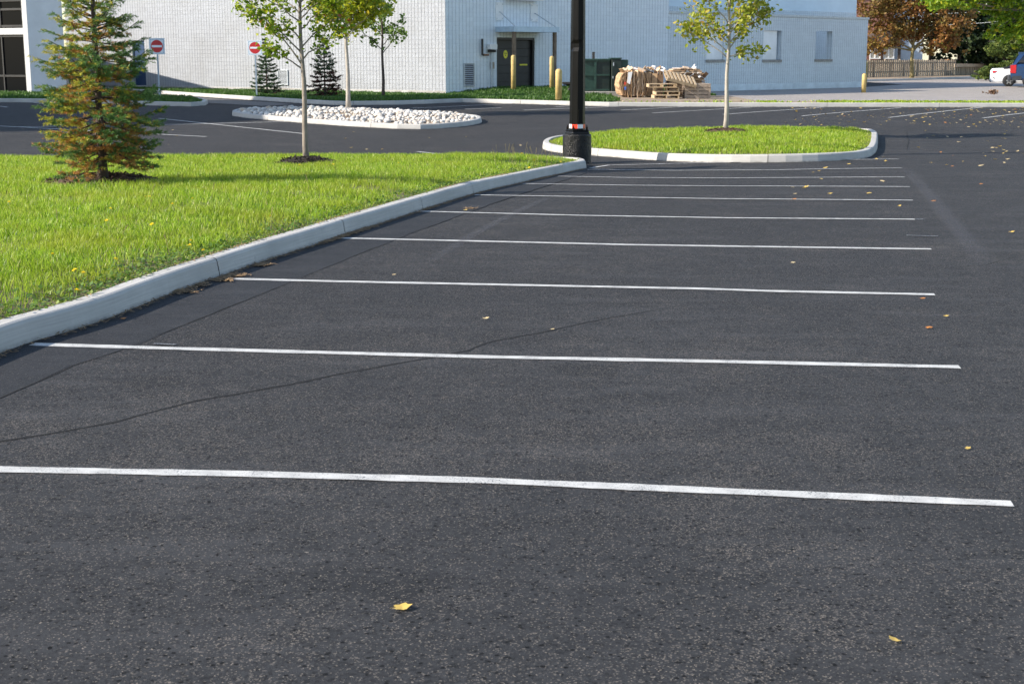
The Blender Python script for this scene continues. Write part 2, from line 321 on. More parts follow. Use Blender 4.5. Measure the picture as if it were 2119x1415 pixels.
# ------------------------------------------------------------------ mesh helpers
class Fr:
    def __init__(s, x, y, z=0, a=0): s.o = (x, y, z); s.c = math.cos(R(a)); s.s = math.sin(R(a))
    def w(s, x, y, z): return (s.o[0]+x*s.c-y*s.s, s.o[1]+x*s.s+y*s.c, s.o[2]+z)
    def hit(s, px, py, off=0.0):
        """(along, height) where the sight line of a photo pixel meets the frame's upright plane local y = off"""
        dx, dy, dz = ray(px, py)
        ox = s.o[0]-off*s.s; oy = s.o[1]+off*s.c
        den = dx*(-s.s)+dy*s.c
        k = (ox*(-s.s)+oy*s.c)/den
        X, Y, Z = dx*k, dy*k, CH+dz*k
        return (X-s.o[0])*s.c+(Y-s.o[1])*s.s, Z-s.o[2]
ID = Fr(0, 0, 0, 0)
class MB:
    def __init__(s): s.v = []; s.f = []; s.uv = []; s.mi = []; s.mats = []; s.cur = 0
    def mat(s, n):
        if n not in s.mats: s.mats.append(n)
        s.cur = s.mats.index(n); return s
    def add(s, vs, fs, uv=None, fr=ID):
        k = len(s.v)
        for i, p in enumerate(vs):
            s.v.append(fr.w(*p)); s.uv.append(uv[i] if uv else (p[0]+p[1], p[2]))
        for f in fs: s.f.append(tuple(k+i for i in f)); s.mi.append(s.cur)
        return s
    def box(s, x0, x1, y0, y1, z0, z1, fr=ID, bev=0.0):
        if x0 > x1: x0, x1 = x1, x0
        if y0 > y1: y0, y1 = y1, y0
        if bev:
            q = [(x0+bev, y0, ), (x1-bev, y0), (x1, y0+bev), (x1, y1-bev), (x1-bev, y1), (x0+bev, y1), (x0, y1-bev), (x0, y0+bev)]
            cx, cy = (x0+x1)/2, (y0+y1)/2
            vs = [(x, y, z0) for x, y in q]+[(x, y, z1-bev) for x, y in q]
            qi = [(min(max(x, x0+bev), x1-bev), min(max(y, y0+bev), y1-bev)) for x, y in q]
            vs += [(x, y, z1) for x, y in qi]
            fs = [tuple(range(7, -1, -1)), tuple(range(16, 24))]
            for l in (0, 8):
                for i in range(8): j = (i+1) % 8; fs.append((l+i, l+j, l+8+j, l+8+i))
            return s.add(vs, fs, None, fr)
        vs = [(x0, y0, z0), (x1, y0, z0), (x1, y1, z0), (x0, y1, z0), (x0, y0, z1), (x1, y0, z1), (x1, y1, z1), (x0, y1, z1)]
        return s.add(vs, [(3, 2, 1, 0), (4, 5, 6, 7), (0, 1, 5, 4), (1, 2, 6, 5), (2, 3, 7, 6), (3, 0, 4, 7)], None, fr)
    def quad(s, pts, fr=ID, uv=None): return s.add(pts, [tuple(range(len(pts)))], uv, fr)
    def prism(s, outline, y0, y1, fr=ID):
        """outline in (x, z), extruded along y"""
        n = len(outline); vs = [(x, y0, z) for x, z in outline]+[(x, y1, z) for x, z in outline]
        fs = [tuple(range(n)), tuple(range(2*n-1, n-1, -1))]+[((i+1) % n, i, n+i, n+(i+1) % n) for i in range(n)]
        return s.add(vs, fs, None, fr)
    def lathe(s, prof, cx=0, cy=0, n=16, fr=ID, rot=0.0, cap=True):
        vs = []; fs = []
        for r, z in prof:
            for i in range(n):
                a = 2*math.pi*i/n+rot; vs.append((cx+r*math.cos(a), cy+r*math.sin(a), z))
        for k in range(len(prof)-1):
            for i in range(n):
                j = (i+1) % n; fs.append((k*n+i, k*n+j, k*n+n+j, k*n+n+i))
        if cap: fs.append(tuple(range(n-1, -1, -1))); fs.append(tuple((len(prof)-1)*n+i for i in range(n)))
        return s.add(vs, fs, None, fr)
    def tube(s, pts, rad, n=6, cap=True):
        pts = [Vector(p) for p in pts]; rads = rad if isinstance(rad, (list, tuple)) else [rad]*len(pts)
        vs = []; fs = []; u = None
        for k, p in enumerate(pts):
            d = (pts[min(k+1, len(pts)-1)]-pts[max(k-1, 0)]).normalized()
            if u is None: u = d.orthogonal().normalized()
            else:
                u = (u-d*u.dot(d)); u = u.normalized() if u.length > 1e-6 else d.orthogonal().normalized()
            w_ = d.cross(u)
            for i in range(n):
                a = 2*math.pi*i/n; q = p+(u*math.cos(a)+w_*math.sin(a))*rads[k]; vs.append(tuple(q))
        for k in range(len(pts)-1):
            for i in range(n):
                j = (i+1) % n; fs.append((k*n+i, k*n+j, k*n+n+j, k*n+n+i))
        if cap: fs.append(tuple(range(n-1, -1, -1))); fs.append(tuple((len(pts)-1)*n+i for i in range(n)))
        return s.add(vs, fs)
    def build(s, name, mat=None, parent=None, smooth=False):
        o3 = Vector((0, 0, 0))
        if parent is not None:
            p = parent
            while p is not None: o3 += p.location; p = p.parent
        else:
            a = np.array(s.v); o3 = Vector(((a[:, 0].min()+a[:, 0].max())/2, (a[:, 1].min()+a[:, 1].max())/2, a[:, 2].min()))
        me = bpy.data.meshes.new(name)
        me.from_pydata([(x-o3.x, y-o3.y, z-o3.z) for x, y, z in s.v], [], s.f)
        if mat and not s.mats: me.materials.append(MATS[mat])
        else:
            for n in s.mats: me.materials.append(MATS[n])
            me.polygons.foreach_set('material_index', s.mi)
        ul = me.uv_layers.new(name='UVMap'); li = np.zeros(len(me.loops), dtype=np.int32); me.loops.foreach_get('vertex_index', li)
        ul.data.foreach_set('uv', np.array(s.uv, dtype=np.float32)[li].ravel())
        if smooth: me.polygons.foreach_set('use_smooth', [True]*len(me.polygons))
        me.update(); o = bpy.data.objects.new(name, me); COL.objects.link(o)
        if parent is not None: o.parent = parent
        else: o.location = o3
        return o
def tag(o, label=None, cat=None, group=None, kind=None):
    if label: o['label'] = label
    if cat: o['category'] = cat
    if group: o['group'] = group
    if kind: o['kind'] = kind
    return o
def thing(name, loc, label, cat, group=None):
    o = bpy.data.objects.new(name, None); COL.objects.link(o); o.location = loc; o.empty_display_size = .2
    return tag(o, label, cat, group)
def struct(o): o['kind'] = 'structure'; return o
def npmesh(name, V, nper, F, mats, parent=None, mi=None, origin=(0, 0, 0), smooth=False):
    """fast mesh: V (n,k,3) items of k verts, F list of face index tuples repeated per item"""
    n, k = V.shape[0], V.shape[1]; me = bpy.data.meshes.new(name)
    vv = (V-np.array(origin)).reshape(-1, 3).astype(np.float32)
    me.vertices.add(n*k); me.vertices.foreach_set('co', vv.ravel())
    tot = [len(f) for f in F]; flat = np.concatenate([np.array(f) for f in F])
    li = (np.arange(n)[:, None]*k+flat[None, :]).ravel().astype(np.int32)
    me.loops.add(len(li)); me.loops.foreach_set('vertex_index', li)
    ls = np.tile(np.array(tot), n); st = np.concatenate([[0], np.cumsum(ls)[:-1]]).astype(np.int32)
    me.polygons.add(n*len(F)); me.polygons.foreach_set('loop_start', st)
    for m_ in mats: me.materials.append(MATS[m_])
    if mi is not None: me.polygons.foreach_set('material_index', np.repeat(mi, len(F)).astype(np.int32))
    if smooth: me.polygons.foreach_set('use_smooth', np.ones(n*len(F), dtype=bool))
    me.update(calc_edges=True); me.validate()
    o = bpy.data.objects.new(name, me); COL.objects.link(o)
    if parent is not None: o.parent = parent
    else: o.location = origin
    return o
def wallholes(mb, fr, x0, x1, z0, z1, holes, y0, y1):
    """wall slab between local y0 (front) and y1, with rectangular through holes (xa,xb,za,zb)"""
    xs = sorted({x0, x1, *[h[0] for h in holes], *[h[1] for h in holes]}); zs = sorted({z0, z1, *[h[2] for h in holes], *[h[3] for h in holes]})
    xs = [x for x in xs if x0 <= x <= x1]; zs = [z for z in zs if z0 <= z <= z1]
    nx, nz = len(xs)-1, len(zs)-1
    def solid(i, j):
        if i < 0 or j < 0 or i >= nx or j >= nz: return False
        cx, cz = (xs[i]+xs[i+1])/2, (zs[j]+zs[j+1])/2
        return not any(h[0] < cx < h[1] and h[2] < cz < h[3] for h in holes)
    for i in range(nx):
        for j in range(nz):
            if not solid(i, j): continue
            a, b_, c_, d = xs[i], xs[i+1], zs[j], zs[j+1]
            mb.quad([(a, y0, c_), (b_, y0, c_), (b_, y0, d), (a, y0, d)], fr); mb.quad([(a, y1, d), (b_, y1, d), (b_, y1, c_), (a, y1, c_)], fr)
            if not solid(i-1, j): mb.quad([(a, y0, c_), (a, y0, d), (a, y1, d), (a, y1, c_)], fr)
            if not solid(i+1, j): mb.quad([(b_, y0, c_), (b_, y1, c_), (b_, y1, d), (b_, y0, d)], fr)
            if not solid(i, j-1): mb.quad([(a, y0, c_), (a, y1, c_), (b_, y1, c_), (b_, y0, c_)], fr)
            if not solid(i, j+1): mb.quad([(a, y0, d), (b_, y0, d), (b_, y1, d), (a, y1, d)], fr)
    return mb
def dens(poly, step=.4, closed=False):
    out = []; n = len(poly)
    for i in range(n if closed else n-1):
        a, b_ = poly[i], poly[(i+1) % n]; L = math.hypot(b_[0]-a[0], b_[1]-a[1]); k = max(1, int(L/step))
        for j in range(k): out.append((a[0]+(b_[0]-a[0])*j/k, a[1]+(b_[1]-a[1])*j/k))
    if not closed: out.append(tuple(poly[-1][:2]))
    return out
def smoothpoly(p, it=2, closed=False):
    for _ in range(it):
        q = []; n = len(p)
        rngi = range(n) if closed else range(n-1)
        if not closed: q.append(p[0])
        for i in rngi:
            a, b_ = p[i], p[(i+1) % n]
            q.append((a[0]*.75+b_[0]*.25, a[1]*.75+b_[1]*.25)); q.append((a[0]*.25+b_[0]*.75, a[1]*.25+b_[1]*.75))
        if not closed: q.append(p[-1])
        p = q
    return p
def inside(poly, X, Y):
    c = np.zeros(X.shape, bool); n = len(poly)
    for i in range(n):
        x1, y1 = poly[i]; x2, y2 = poly[i-1]
        cond = ((y1 > Y) != (y2 > Y)); xi = (x2-x1)*(Y-y1)/((y2-y1) if y2 != y1 else 1e-9)+x1
        c ^= cond & (X < xi)
    return c
def edist(poly, X, Y, closed=True):
    d = np.full(X.shape, 1e9); n = len(poly)
    for i in range(n if closed else n-1):
        x1, y1 = poly[i]; x2, y2 = poly[(i+1) % n]; vx, vy = x2-x1, y2-y1; L = vx*vx+vy*vy+1e-12
        t_ = np.clip(((X-x1)*vx+(Y-y1)*vy)/L, 0, 1); d = np.minimum(d, np.hypot(X-x1-t_*vx, Y-y1-t_*vy))
    return d
def px(*pts, dz=0): return [tuple(P(a, b_, dz)[:2]) for a, b_ in pts]

def kerb(poly, side, name='kerb', closed=False, h=.16, wd=.17, joint=3.0, base=None):
    """poly = foot of the exposed face; side=+1 body lies to the left of travel"""
    pts = dens(poly, .35, closed); n = len(pts); prof = [(0, -.06), (0.0, 0.0), (.022, h-.028), (.034, h-.008), (.052, h), (wd-.01, h), (wd, h-.01), (wd, -.06)]
    nv = []
    for i in range(n):
        a = pts[i-1] if (closed or i) else pts[0]; c_ = pts[(i+1) % n] if (closed or i < n-1) else pts[-1]
        d = Vector((c_[0]-a[0], c_[1]-a[1])); d.normalize(); nv.append((-d.y*side, d.x*side))
    mb = MB(); acc = 0.0; lastcut = -99; rows = []
    for i in range(n):
        if i: acc += math.hypot(pts[i][0]-pts[i-1][0], pts[i][1]-pts[i-1][1])
        rows.append((pts[i], nv[i], acc))
    if closed: rows.append((pts[0], nv[0], acc+.35))
    m_ = len(prof); K = len(rows)
    def ring(r, shift):
        (x, y), (nx, ny), s_ = r
        tx, ty = ny*side, -nx*side
        g = float(G(x, y)) if base is None else base
        wob = .003*math.sin(s_*3.1)+.002*math.sin(s_*7.7+1)
        return [((x+tx*shift)+nx*(o_+wob), (y+ty*shift)+ny*(o_+wob), g+z_) for o_, z_ in prof], [(s_+shift, o_+z_) for o_, z_ in prof]
    nextj = joint*.6
    start = 0
    for i in range(K-1):
        s0 = 0.0; s1 = 0.0
        if rows[i][2] <= nextj < rows[i+1][2]: s1 = -.014; nextj += joint*random.uniform(.9, 1.1); capit = True
        else: capit = False
        a, ua = ring(rows[i], s0); b_, ub = ring(rows[i+1], s1)
        fs = [(k, k+1, m_+k+1, m_+k) for k in range(m_-1)]
        if side > 0: pass
        else: fs = [f[::-1] for f in fs]
        if capit or i == K-2: fs.append(tuple(range(m_, 2*m_)))
        if i == 0: fs.append(tuple(range(m_)))
        mb.add(a+b_, fs, ua+ub)
    return struct(mb.build(name, 'kerb_concrete'))

def sheet(name, poly, mat, dz=.004, step=.5, zfun=None):
    """ground sheet clipped to polygon: fan of grid cells, with the true outline as its rim"""
    import bmesh
    from mathutils.geometry import delaunay_2d_cdt
    rim = dens(poly, step, True); X = np.array([p[0] for p in rim]); Y = np.array([p[1] for p in rim])
    gx, gy = np.meshgrid(np.arange(X.min(), X.max(), step), np.arange(Y.min(), Y.max(), step)); gx = gx.ravel(); gy = gy.ravel()
    ok = inside(rim, gx, gy) & (edist(rim, gx, gy) > step*.4)
    pts = [Vector(p) for p in rim]+[Vector((a, b_)) for a, b_ in zip(gx[ok], gy[ok])]
    n = len(rim)
    res = delaunay_2d_cdt(pts, [(i, (i+1) % n) for i in range(n)], [], 1, 1e-5)
    mb = MB(); zf = zfun or (lambda x, y: float(G(x, y))+lift(dz, y))
    mb.add([(p.x, p.y, zf(p.x, p.y)) for p in res[0]], [tuple(f) for f in res[2]])
    o = mb.build(name, mat); return o
def lift(dz, y): return dz*(.5+max(0, min(1, (y-14)/6)))
def strip(name, poly, width, mat, dz, step=.3, uvn=False):
    pts = dens(poly, step); mb = MB(); vs = []; uv = []; n = len(pts); L = 0; Ls = [0]
    for i in range(1, n): L += math.hypot(pts[i][0]-pts[i-1][0], pts[i][1]-pts[i-1][1]); Ls.append(L)
    for i, (x, y) in enumerate(pts):
        a = pts[max(i-1, 0)]; c_ = pts[min(i+1, n-1)]; d = Vector((c_[0]-a[0], c_[1]-a[1])).normalized()
        wd = (width(Ls[i]/L) if callable(width) else width)/2
        for sgn in (-1, 1):
            X, Y = x-d.y*wd*sgn, y+d.x*wd*sgn; vs.append((X, Y, float(G(X, Y))+lift(dz, Y))); uv.append((Ls[i]/L, (sgn+1)/2) if uvn else (X, Y))
    mb.add(vs, [(2*i, 2*i+2, 2*i+3, 2*i+1) for i in range(n-1)], uv)
    return mb.build(name, mat)

# ------------------------------------------------------------------ ground
xs = np.concatenate([[-500, -250, -120, -70, -45], np.arange(-30, 45.1, .5), [60, 90, 150, 300, 500]])
ys = np.concatenate([[-60, -20, 0], np.arange(3, 62.1, .5), [70, 85, 110, 150, 220, 350, 600]])
gx, gy = np.meshgrid(xs, ys); gz = G(gx, gy); mb = MB(); nx_ = len(xs)
mb.add(list(zip(gx.ravel().tolist(), gy.ravel().tolist(), gz.ravel().tolist())), [(j*nx_+i, j*nx_+i+1, (j+1)*nx_+i+1, (j+1)*nx_+i) for j in range(len(ys)-1) for i in range(nx_-1)])
struct(mb.build('parking_lot_asphalt', 'asphalt', None, True))

# smoother strip of seal along the kerb
e_out = px((-120, 880), (0, 823), (80, 790), (150, 758), (250, 725), (400, 665), (600, 585), (700, 543), (810, 500), (930, 455), (1050, 412), (1140, 383), (1215, 358))
e_in = px((-150, 790), (0, 728), (68, 703), (129, 687), (220, 657), (305, 622), (373, 591), (431, 575), (522, 543), (700, 488), (1000, 394), (1064, 380), (1127, 365), (1170, 355), (1214, 347))
rough_out = []
for i, (x, y) in enumerate(dens(e_out, .18)): rough_out.append((x+random.uniform(-.012, .012)+.012*math.sin(i*.7), y+random.uniform(-.012, .012)))
struct(sheet('sealed_asphalt_strip', rough_out+[(x-.03, y+.05) for x, y in e_in][::-1], 'asphalt_smooth', .004, .3))
ed = [(x+random.uniform(-.006, .006), y+random.uniform(-.006, .006)) for x, y in dens(e_out, .15)]
struct(strip('seam_crack', ed, lambda s: .004+.010*max(0, math.sin(s*43)*.5+.4)*(1 if s < .45 else .3), 'crack_dark', .006, .15))
def crack(pp, w0, mat='crack_dark'):
    p = dens(px(*pp), .12); q = []; ox = 0
    for i, (x, y) in enumerate(p):
        ox = ox*.75+random.uniform(-.035, .035); q.append((x+ox*.4+random.uniform(-.006, .006), y+ox))
    struct(strip('asphalt_crack', q, lambda s: w0*(.35+.65*abs(math.sin(s*37)+.4*math.sin(s*91)))*min(1, (1-s)*3+.1), mat, .005, .1))
crack([(-60, 925), (0, 914), (80, 903), (170, 888), (240, 873), (300, 857), (400, 831), (480, 818), (560, 804), (650, 786), (740, 767), (850, 748), (960, 729), (1000, 712), (1080, 694), (1150, 682), (1240, 663), (1300, 651), (1420, 628)], .024)
crack([(1985, 553), (2040, 550), (2070, 540), (2130, 524)], .012); crack([(1874, 272), (1880, 290), (1876, 312)], .03)

# parking bay lines
LN = [((-90, 969), (0, 972), (500, 981), (1000, 995), (1500, 1017), (2095, 1043)), ((66, 713), (300, 720), (700, 731), (1000, 739), (1500, 749), (1986, 760)), ((462, 577), (700, 583), (1000, 589), (1450, 598), (1600, 603), (1934, 610)),
      ((688, 493), (1000, 500), (1300, 507), (1500, 510), (1927, 516)), ((850, 438), (1200, 447), (1500, 452), (1893, 455)), ((980, 405), (1300, 410), (1500, 413), (1889, 416)), ((1064, 381), (1300, 385), (1500, 386.5), (1883, 388)),
      ((1155, 366), (1300, 369), (1500, 370), (1872, 368)), ((1215, 352), (1240, 352), (1400, 354), (1600, 353), (1866, 349)), ((1222, 349), (1260, 343), (1400, 339.5), (1600, 335), (1859, 330.5))]
for k, l in enumerate(LN):
    struct(strip('parking_line', px(*l), lambda s: .090+.005*math.sin(s*31)+random.uniform(-.007, .007), 'line_paint', .008, .08))
struct(strip('parking_line_ghost', px((1875, 488), (1942, 490)), .05, 'line_paint_worn', .009)); struct(strip('parking_line_ghost', px((1896, 455.5), (1912, 455)), .08, 'line_paint_worn', .009))
struct(strip('parking_line_ghost', px((318, 712.5), (365, 714.5)), .035, 'line_paint_worn', .013))
FL = [((0, 262), (427, 284)), ((-60, 255), (0, 262)), ((30, 264), (400, 258), (620, 252)), ((329, 246), (630, 278)), ((0, 221), (16, 223)), ((70, 213.5), (98, 217)), ((40, 324), (104, 329)), ((639, 322), (693, 325)), ((863, 315), (941, 323)),
      ((852, 225), (925, 222), (1064, 215)), ((962, 227), (1038, 224)), ((1084, 229), (1180, 225)), ((1148, 222), (1180, 220.5)), ((1211, 224.3), (1285, 221)), ((1285, 229), (1415, 222)), ((1350, 235), (1556, 223)), ((1496, 238), (1706, 223)), ((1659, 241), (1864, 224)), ((1839, 244.5), (2034, 223)), ((2034, 245.5), (2119, 235), (2200, 225))]
for l in FL: struct(strip('parking_line', px(*l), .10, 'line_paint', .009, .4))
struct(strip('tyre_scuff', px((1868, 345), (1905, 385), (1960, 450), (2010, 510), (2064, 580)), .26, 'tyre_scuff', .012, .3, True))
struct(strip('tyre_scuff', px((1150, 405), (1060, 445), (970, 492), (870, 555)), .16, 'tyre_scuff', .012, .3, True))

# ------------------------------------------------------------------ lawns
def hz(poly, X, Y, base=.12, mound=.10, ramp_=1.6, closed_poly=None):
    d = edist(poly, X, Y); t_ = np.clip(d/ramp_, 0, 1); return base+mound*t_*t_*(3-2*t_)
def blades(name, poly, n, hgt, wid, mat, zf, seed, dens_fn=None, lean=.35, edge_short=True, kind='stuff', label=None):
    r = np.random.default_rng(seed); a = np.array(poly); got = []
    need = n
    while need > 0:
        X = r.uniform(a[:, 0].min(), a[:, 0].max(), need*3); Y = r.uniform(a[:, 1].min(), a[:, 1].max(), need*3)
        ok = inside(poly, X, Y)
        if dens_fn is not None: ok &= r.uniform(0, 1, len(X)) < dens_fn(X, Y)
        X, Y = X[ok][:need], Y[ok][:need]; got.append(np.stack([X, Y], 1)); need -= len(X)
    p = np.concatenate(got); X, Y = p[:, 0], p[:, 1]; n = len(X)
    clump = .5+.5*np.sin(X*5.1+1.3*np.sin(Y*3.7))*np.sin(Y*4.3+1.1*np.sin(X*4.9)); c2 = .5+.5*np.sin(X*1.7+2+np.sin(Y*1.3))*np.cos(Y*1.1+np.sin(X*.9))
    d = edist(poly, X, Y) if edge_short else np.full(n, 1.0)
    H = hgt*(.45+.5*clump+.35*c2)*r.uniform(.6, 1.35, n)*(np.clip(d/.35, .32, 1) if edge_short else 1)
    W = wid*r.uniform(.7, 1.3, n)*(Y/12.0)**.35
    ang = r.uniform(0, 2*np.pi, n); la = r.uniform(0, 2*np.pi, n); L = H*r.uniform(.1, 1, n)*lean*2
    Z = zf(X, Y)-.01
    sx, sy = np.cos(ang)*W/2, np.sin(ang)*W/2; lx, ly = np.cos(la)*L, np.sin(la)*L
    V = np.zeros((n, 5, 3))
    V[:, 0] = np.stack([X-sx, Y-sy, Z], 1); V[:, 1] = np.stack([X+sx, Y+sy, Z], 1)
    V[:, 2] = np.stack([X+sx*.8+lx*.35, Y+sy*.8+ly*.35, Z+H*.6], 1); V[:, 3] = np.stack([X-sx*.8+lx*.35, Y-sy*.8+ly*.35, Z+H*.6], 1)
    V[:, 4] = np.stack([X+lx, Y+ly, Z+H], 1)
    o = npmesh(name, V, 5, [(0, 1, 2, 3), (3, 2, 4)], [mat], origin=(float(X.mean()), float(Y.mean()), 0))
    return tag(o, label, 'grass', None, 'stuff')
def inset(poly, d, side):
    n = len(poly); out = []
    for i in range(n):
        a = poly[i-1]; c_ = poly[(i+1) % n]; v = Vector((c_[0]-a[0], c_[1]-a[1])).normalized(); out.append((poly[i][0]-v.y*d*side, poly[i][1]+v.x*d*side))
    return out

# near island: front kerb (left to right), nose by the lamp, back kerb
front = px((-420, 905), (-150, 792), (0, 731), (68, 707), (129, 690.5), (220, 661), (305, 626), (431, 580), (522, 548), (700, 491), (850, 443), (1000, 396), (1064, 382), (1127, 367.5), (1170, 358), (1205, 350.5))
front = smoothpoly(front, 1)
nose = px((1214, 348.5), (1212, 345), (1200, 342))
back = px((1140, 339), (1000, 337), (700, 337), (300, 340), (0, 343), (-420, 347))
near_poly = front+nose+back
kerb(front+nose+back, +1, 'kerb')
lawn1 = inset(near_poly, .10, 1)
def near_z(X, Y): return G(X, Y)+hz(near_poly, X, Y, .125, .09)
struct(sheet('lawn_soil', lawn1, 'soil', step=.35, zfun=lambda x, y: float(near_z(np.array([x]), np.array([y]))[0])))
gpoly1 = inset(near_poly, .135, 1)
SPR = P(212, 383, .18); TR1 = P(636, 341, .2)
def dfn(X, Y):
    f = np.clip((13.0/np.maximum(Y, 6))**1.25, .12, 1)
    for c_, r_ in ((SPR, .78), (TR1, .55)): f = f*np.clip((np.hypot((X-c_.x), (Y-c_.y+.12)*1.0)-r_)/.2, .01, 1)
    vis = (X > -.43*Y-.6)
    pt = np.sin(X*1.9+1.7*np.sin(Y*1.1))*np.sin(Y*2.1+1.3*np.sin(X*1.3+2)); f = f*np.clip(.8+.55*pt, .3, 1)
    return f*vis
blades('lawn_grass', gpoly1, 270000, .088, .0055, 'grass_blade', near_z, 11, dfn, label='bright sunlit grass of the large near lawn beside the long kerb')
def edge_fn(X, Y):
    d = edist(front, X, Y, False); f = np.exp(-((d-.25)/.28)**2)*(.35+.65*(np.sin(X*2.9+Y*1.7)*np.sin(Y*2.3-X) > -.25)); return np.clip(f, 0, 1)*np.clip((11.0/np.maximum(Y, 5)), .15, 1)
# low round-leaved weeds along the kerb
def weeds(name, poly, n, sz, zf, seed, fn, label, mat='weed_leaf'):
    r = np.random.default_rng(seed); a = np.array(poly); X = r.uniform(a[:, 0].min(), a[:, 0].max(), n*30); Y = r.uniform(a[:, 1].min(), a[:, 1].max(), n*30)
    ok = inside(poly, X, Y) & (X > -.43*Y-.6); X, Y = X[ok], Y[ok]; ok = r.uniform(0, 1, len(X)) < fn(X, Y); X, Y = X[ok][:n], Y[ok][:n]; n = len(X)
    Z = zf(X, Y)+r.uniform(.0, .05, n); a1 = r.uniform(0, 6.283, n); s_ = sz*r.uniform(.5, 1.5, n); tl = r.uniform(-.5, .9, n)
    ux, uy = np.cos(a1), np.sin(a1); V = np.zeros((n, 4, 3))
    for k, (u, v_) in enumerate(((0, 0), (.5, .38), (1, 0), (.5, -.38))):
        V[:, k] = np.stack([X+s_*(u*ux*np.cos(tl)-v_*uy), Y+s_*(u*uy*np.cos(tl)+v_*ux), Z+s_*u*np.sin(tl)], 1)
    o = npmesh(name, V, 4, [(0, 1, 2, 3)], [mat], origin=(float(X.mean()), float(Y.mean()), 0)); return tag(o, label, 'ground cover', None, 'stuff')
weeds('low_weeds', gpoly1, 16000, .035, near_z, 21, edge_fn, 'low leafy weeds creeping along the grass edge of the near kerb')

# right island with small tree
isl = smoothpoly(px((1121, 305), (1124, 310), (1140, 314), (1161, 317), (1228, 322), (1300, 328), (1350, 332), (1455, 336.5), (1611, 337), (1742, 333), (1795, 328), (1813, 317), (1817, 300), (1817, 281), (1790, 277), (1500, 275), (1250, 283), (1156, 292), (1128, 298)), 2, True)
kerb(isl, +1, 'kerb', True, joint=5)
def isl_z(X, Y): return G(X, Y)+hz(isl, X, Y, .125, .08)
struct(sheet('lawn_soil', inset(isl, .08, 1), 'soil', step=.35, zfun=lambda x, y: float(isl_z(np.array([x]), np.array([y]))[0])))
T4 = P(1501, 276, .2)
def ifn(X, Y): return np.clip((np.hypot(X-T4.x, Y-T4.y)-.5)/.2, .02, 1)
blades('island_grass', inset(isl, .15, 1), 60000, .11, .009, 'grass_blade', isl_z, 12, ifn, label='bright green grass on the kerbed island right of the lamp post')

# far left lawn with the first no entry sign
fl = px((-500, 205), (-200, 211), (98, 213), (300, 218.5), (395, 221), (425, 219), (431, 215), (415, 210), (310, 204.5), (200, 200.5), (60, 199), (-60, 199), (-500, 190))
fl = smoothpoly(fl[:4], 0)+fl[4:]
kerb(fl, +1, 'kerb', True, joint=6)
fz = lambda X, Y: G(X, Y)+.14
struct(sheet('lawn_soil', inset(fl, .08, 1), 'soil', step=1.0, zfun=lambda x, y: float(G(x, y))+.14))
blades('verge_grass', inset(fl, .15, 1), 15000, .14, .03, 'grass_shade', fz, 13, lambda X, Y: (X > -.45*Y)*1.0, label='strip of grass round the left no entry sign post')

# building frames
WR = Fr(-3.0, 65.5, 0, 40.0); WL = Fr(-3.0, 65.5, 0, 143.5)
# verge along the warehouse: kerb polyline then the wall foot
kb = px((150, 184), (300, 192.5), (450, 203), (560, 210), (627, 214.5), (680, 217.5), (720, 218.5), (850, 217), (957, 212.5), (1060, 215), (1181, 218.5), (1260, 220.5), (1500, 221.5), (2119, 222.5), (2900, 224))
kb = kb[:1]+smoothpoly(kb[1:9], 1)+kb[9:]
kerb(kb, +1, 'kerb', joint=4)
WRa = WR.w; endL = WL.w(24.5, .2, 0)
def rise(X, Y):
    """ground beside the warehouse climbs a little towards the loading door"""
    lx = (X+3.0)*WR.c+(Y-65.5)*WR.s; ly = -(X+3.0)*WR.s+(Y-65.5)*WR.c
    t_ = np.clip((lx+.5)/4.0, 0, 1)*np.clip((ly+8.0)/6.0, 0, 1); t2 = np.clip((24-lx)/12, 0, 1); return .24*t_*t_*(3-2*t_)*t2
vz = lambda X, Y: G(X, Y)+.13+rise(X, Y)
kcut = P(1262, 219.5); kfr = [q for q in kb if q[0] < kcut.x-.2]+[(kcut.x, kcut.y)]; NK = len(kfr)
verge = kfr+[(kcut.x+.5, 57.0), (4.3, 62.8), (9.0, 63.5), WRa(13.4, .1, 0)[:2], WRa(0, .1, 0)[:2], endL[:2]]
verge_in = [(x, y+.1) for x, y in verge]
struct(sheet('lawn_soil', verge_in[:NK]+verge[NK:], 'soil', step=.9, zfun=lambda x, y: float(vz(np.array([x]), np.array([y]))[0])))
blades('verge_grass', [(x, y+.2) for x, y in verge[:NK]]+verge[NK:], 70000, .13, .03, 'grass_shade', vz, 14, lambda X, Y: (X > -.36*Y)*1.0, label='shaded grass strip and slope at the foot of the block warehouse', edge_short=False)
# thin sunlit strip behind the right hand kerb
ks = [(x, y+.15) for x, y in [kb[i] for i in range(len(kb)) if kb[i][0] > 3.2]]
strp = ks+[(ks[-1][0], ks[-1][1]+1.3), (8.0, ks[0][1]+1.6), (ks[0][0], ks[0][1]+1.6)]
struct(sheet('verge_soil', strp, 'dirt', step=.8, zfun=lambda x, y: float(G(x, y))+.13))
blades('kerb_strip_grass', [(x+.0, y+.08) for x, y in strp], 11000, .06, .03, 'grass_blade', fz, 15, lambda X, Y: np.clip((X-9)/8+.5*np.sin(X*2.1)*np.sin(X*.7), .03, 1), label='thin sunlit strip of grass behind the long white kerb', edge_short=False)
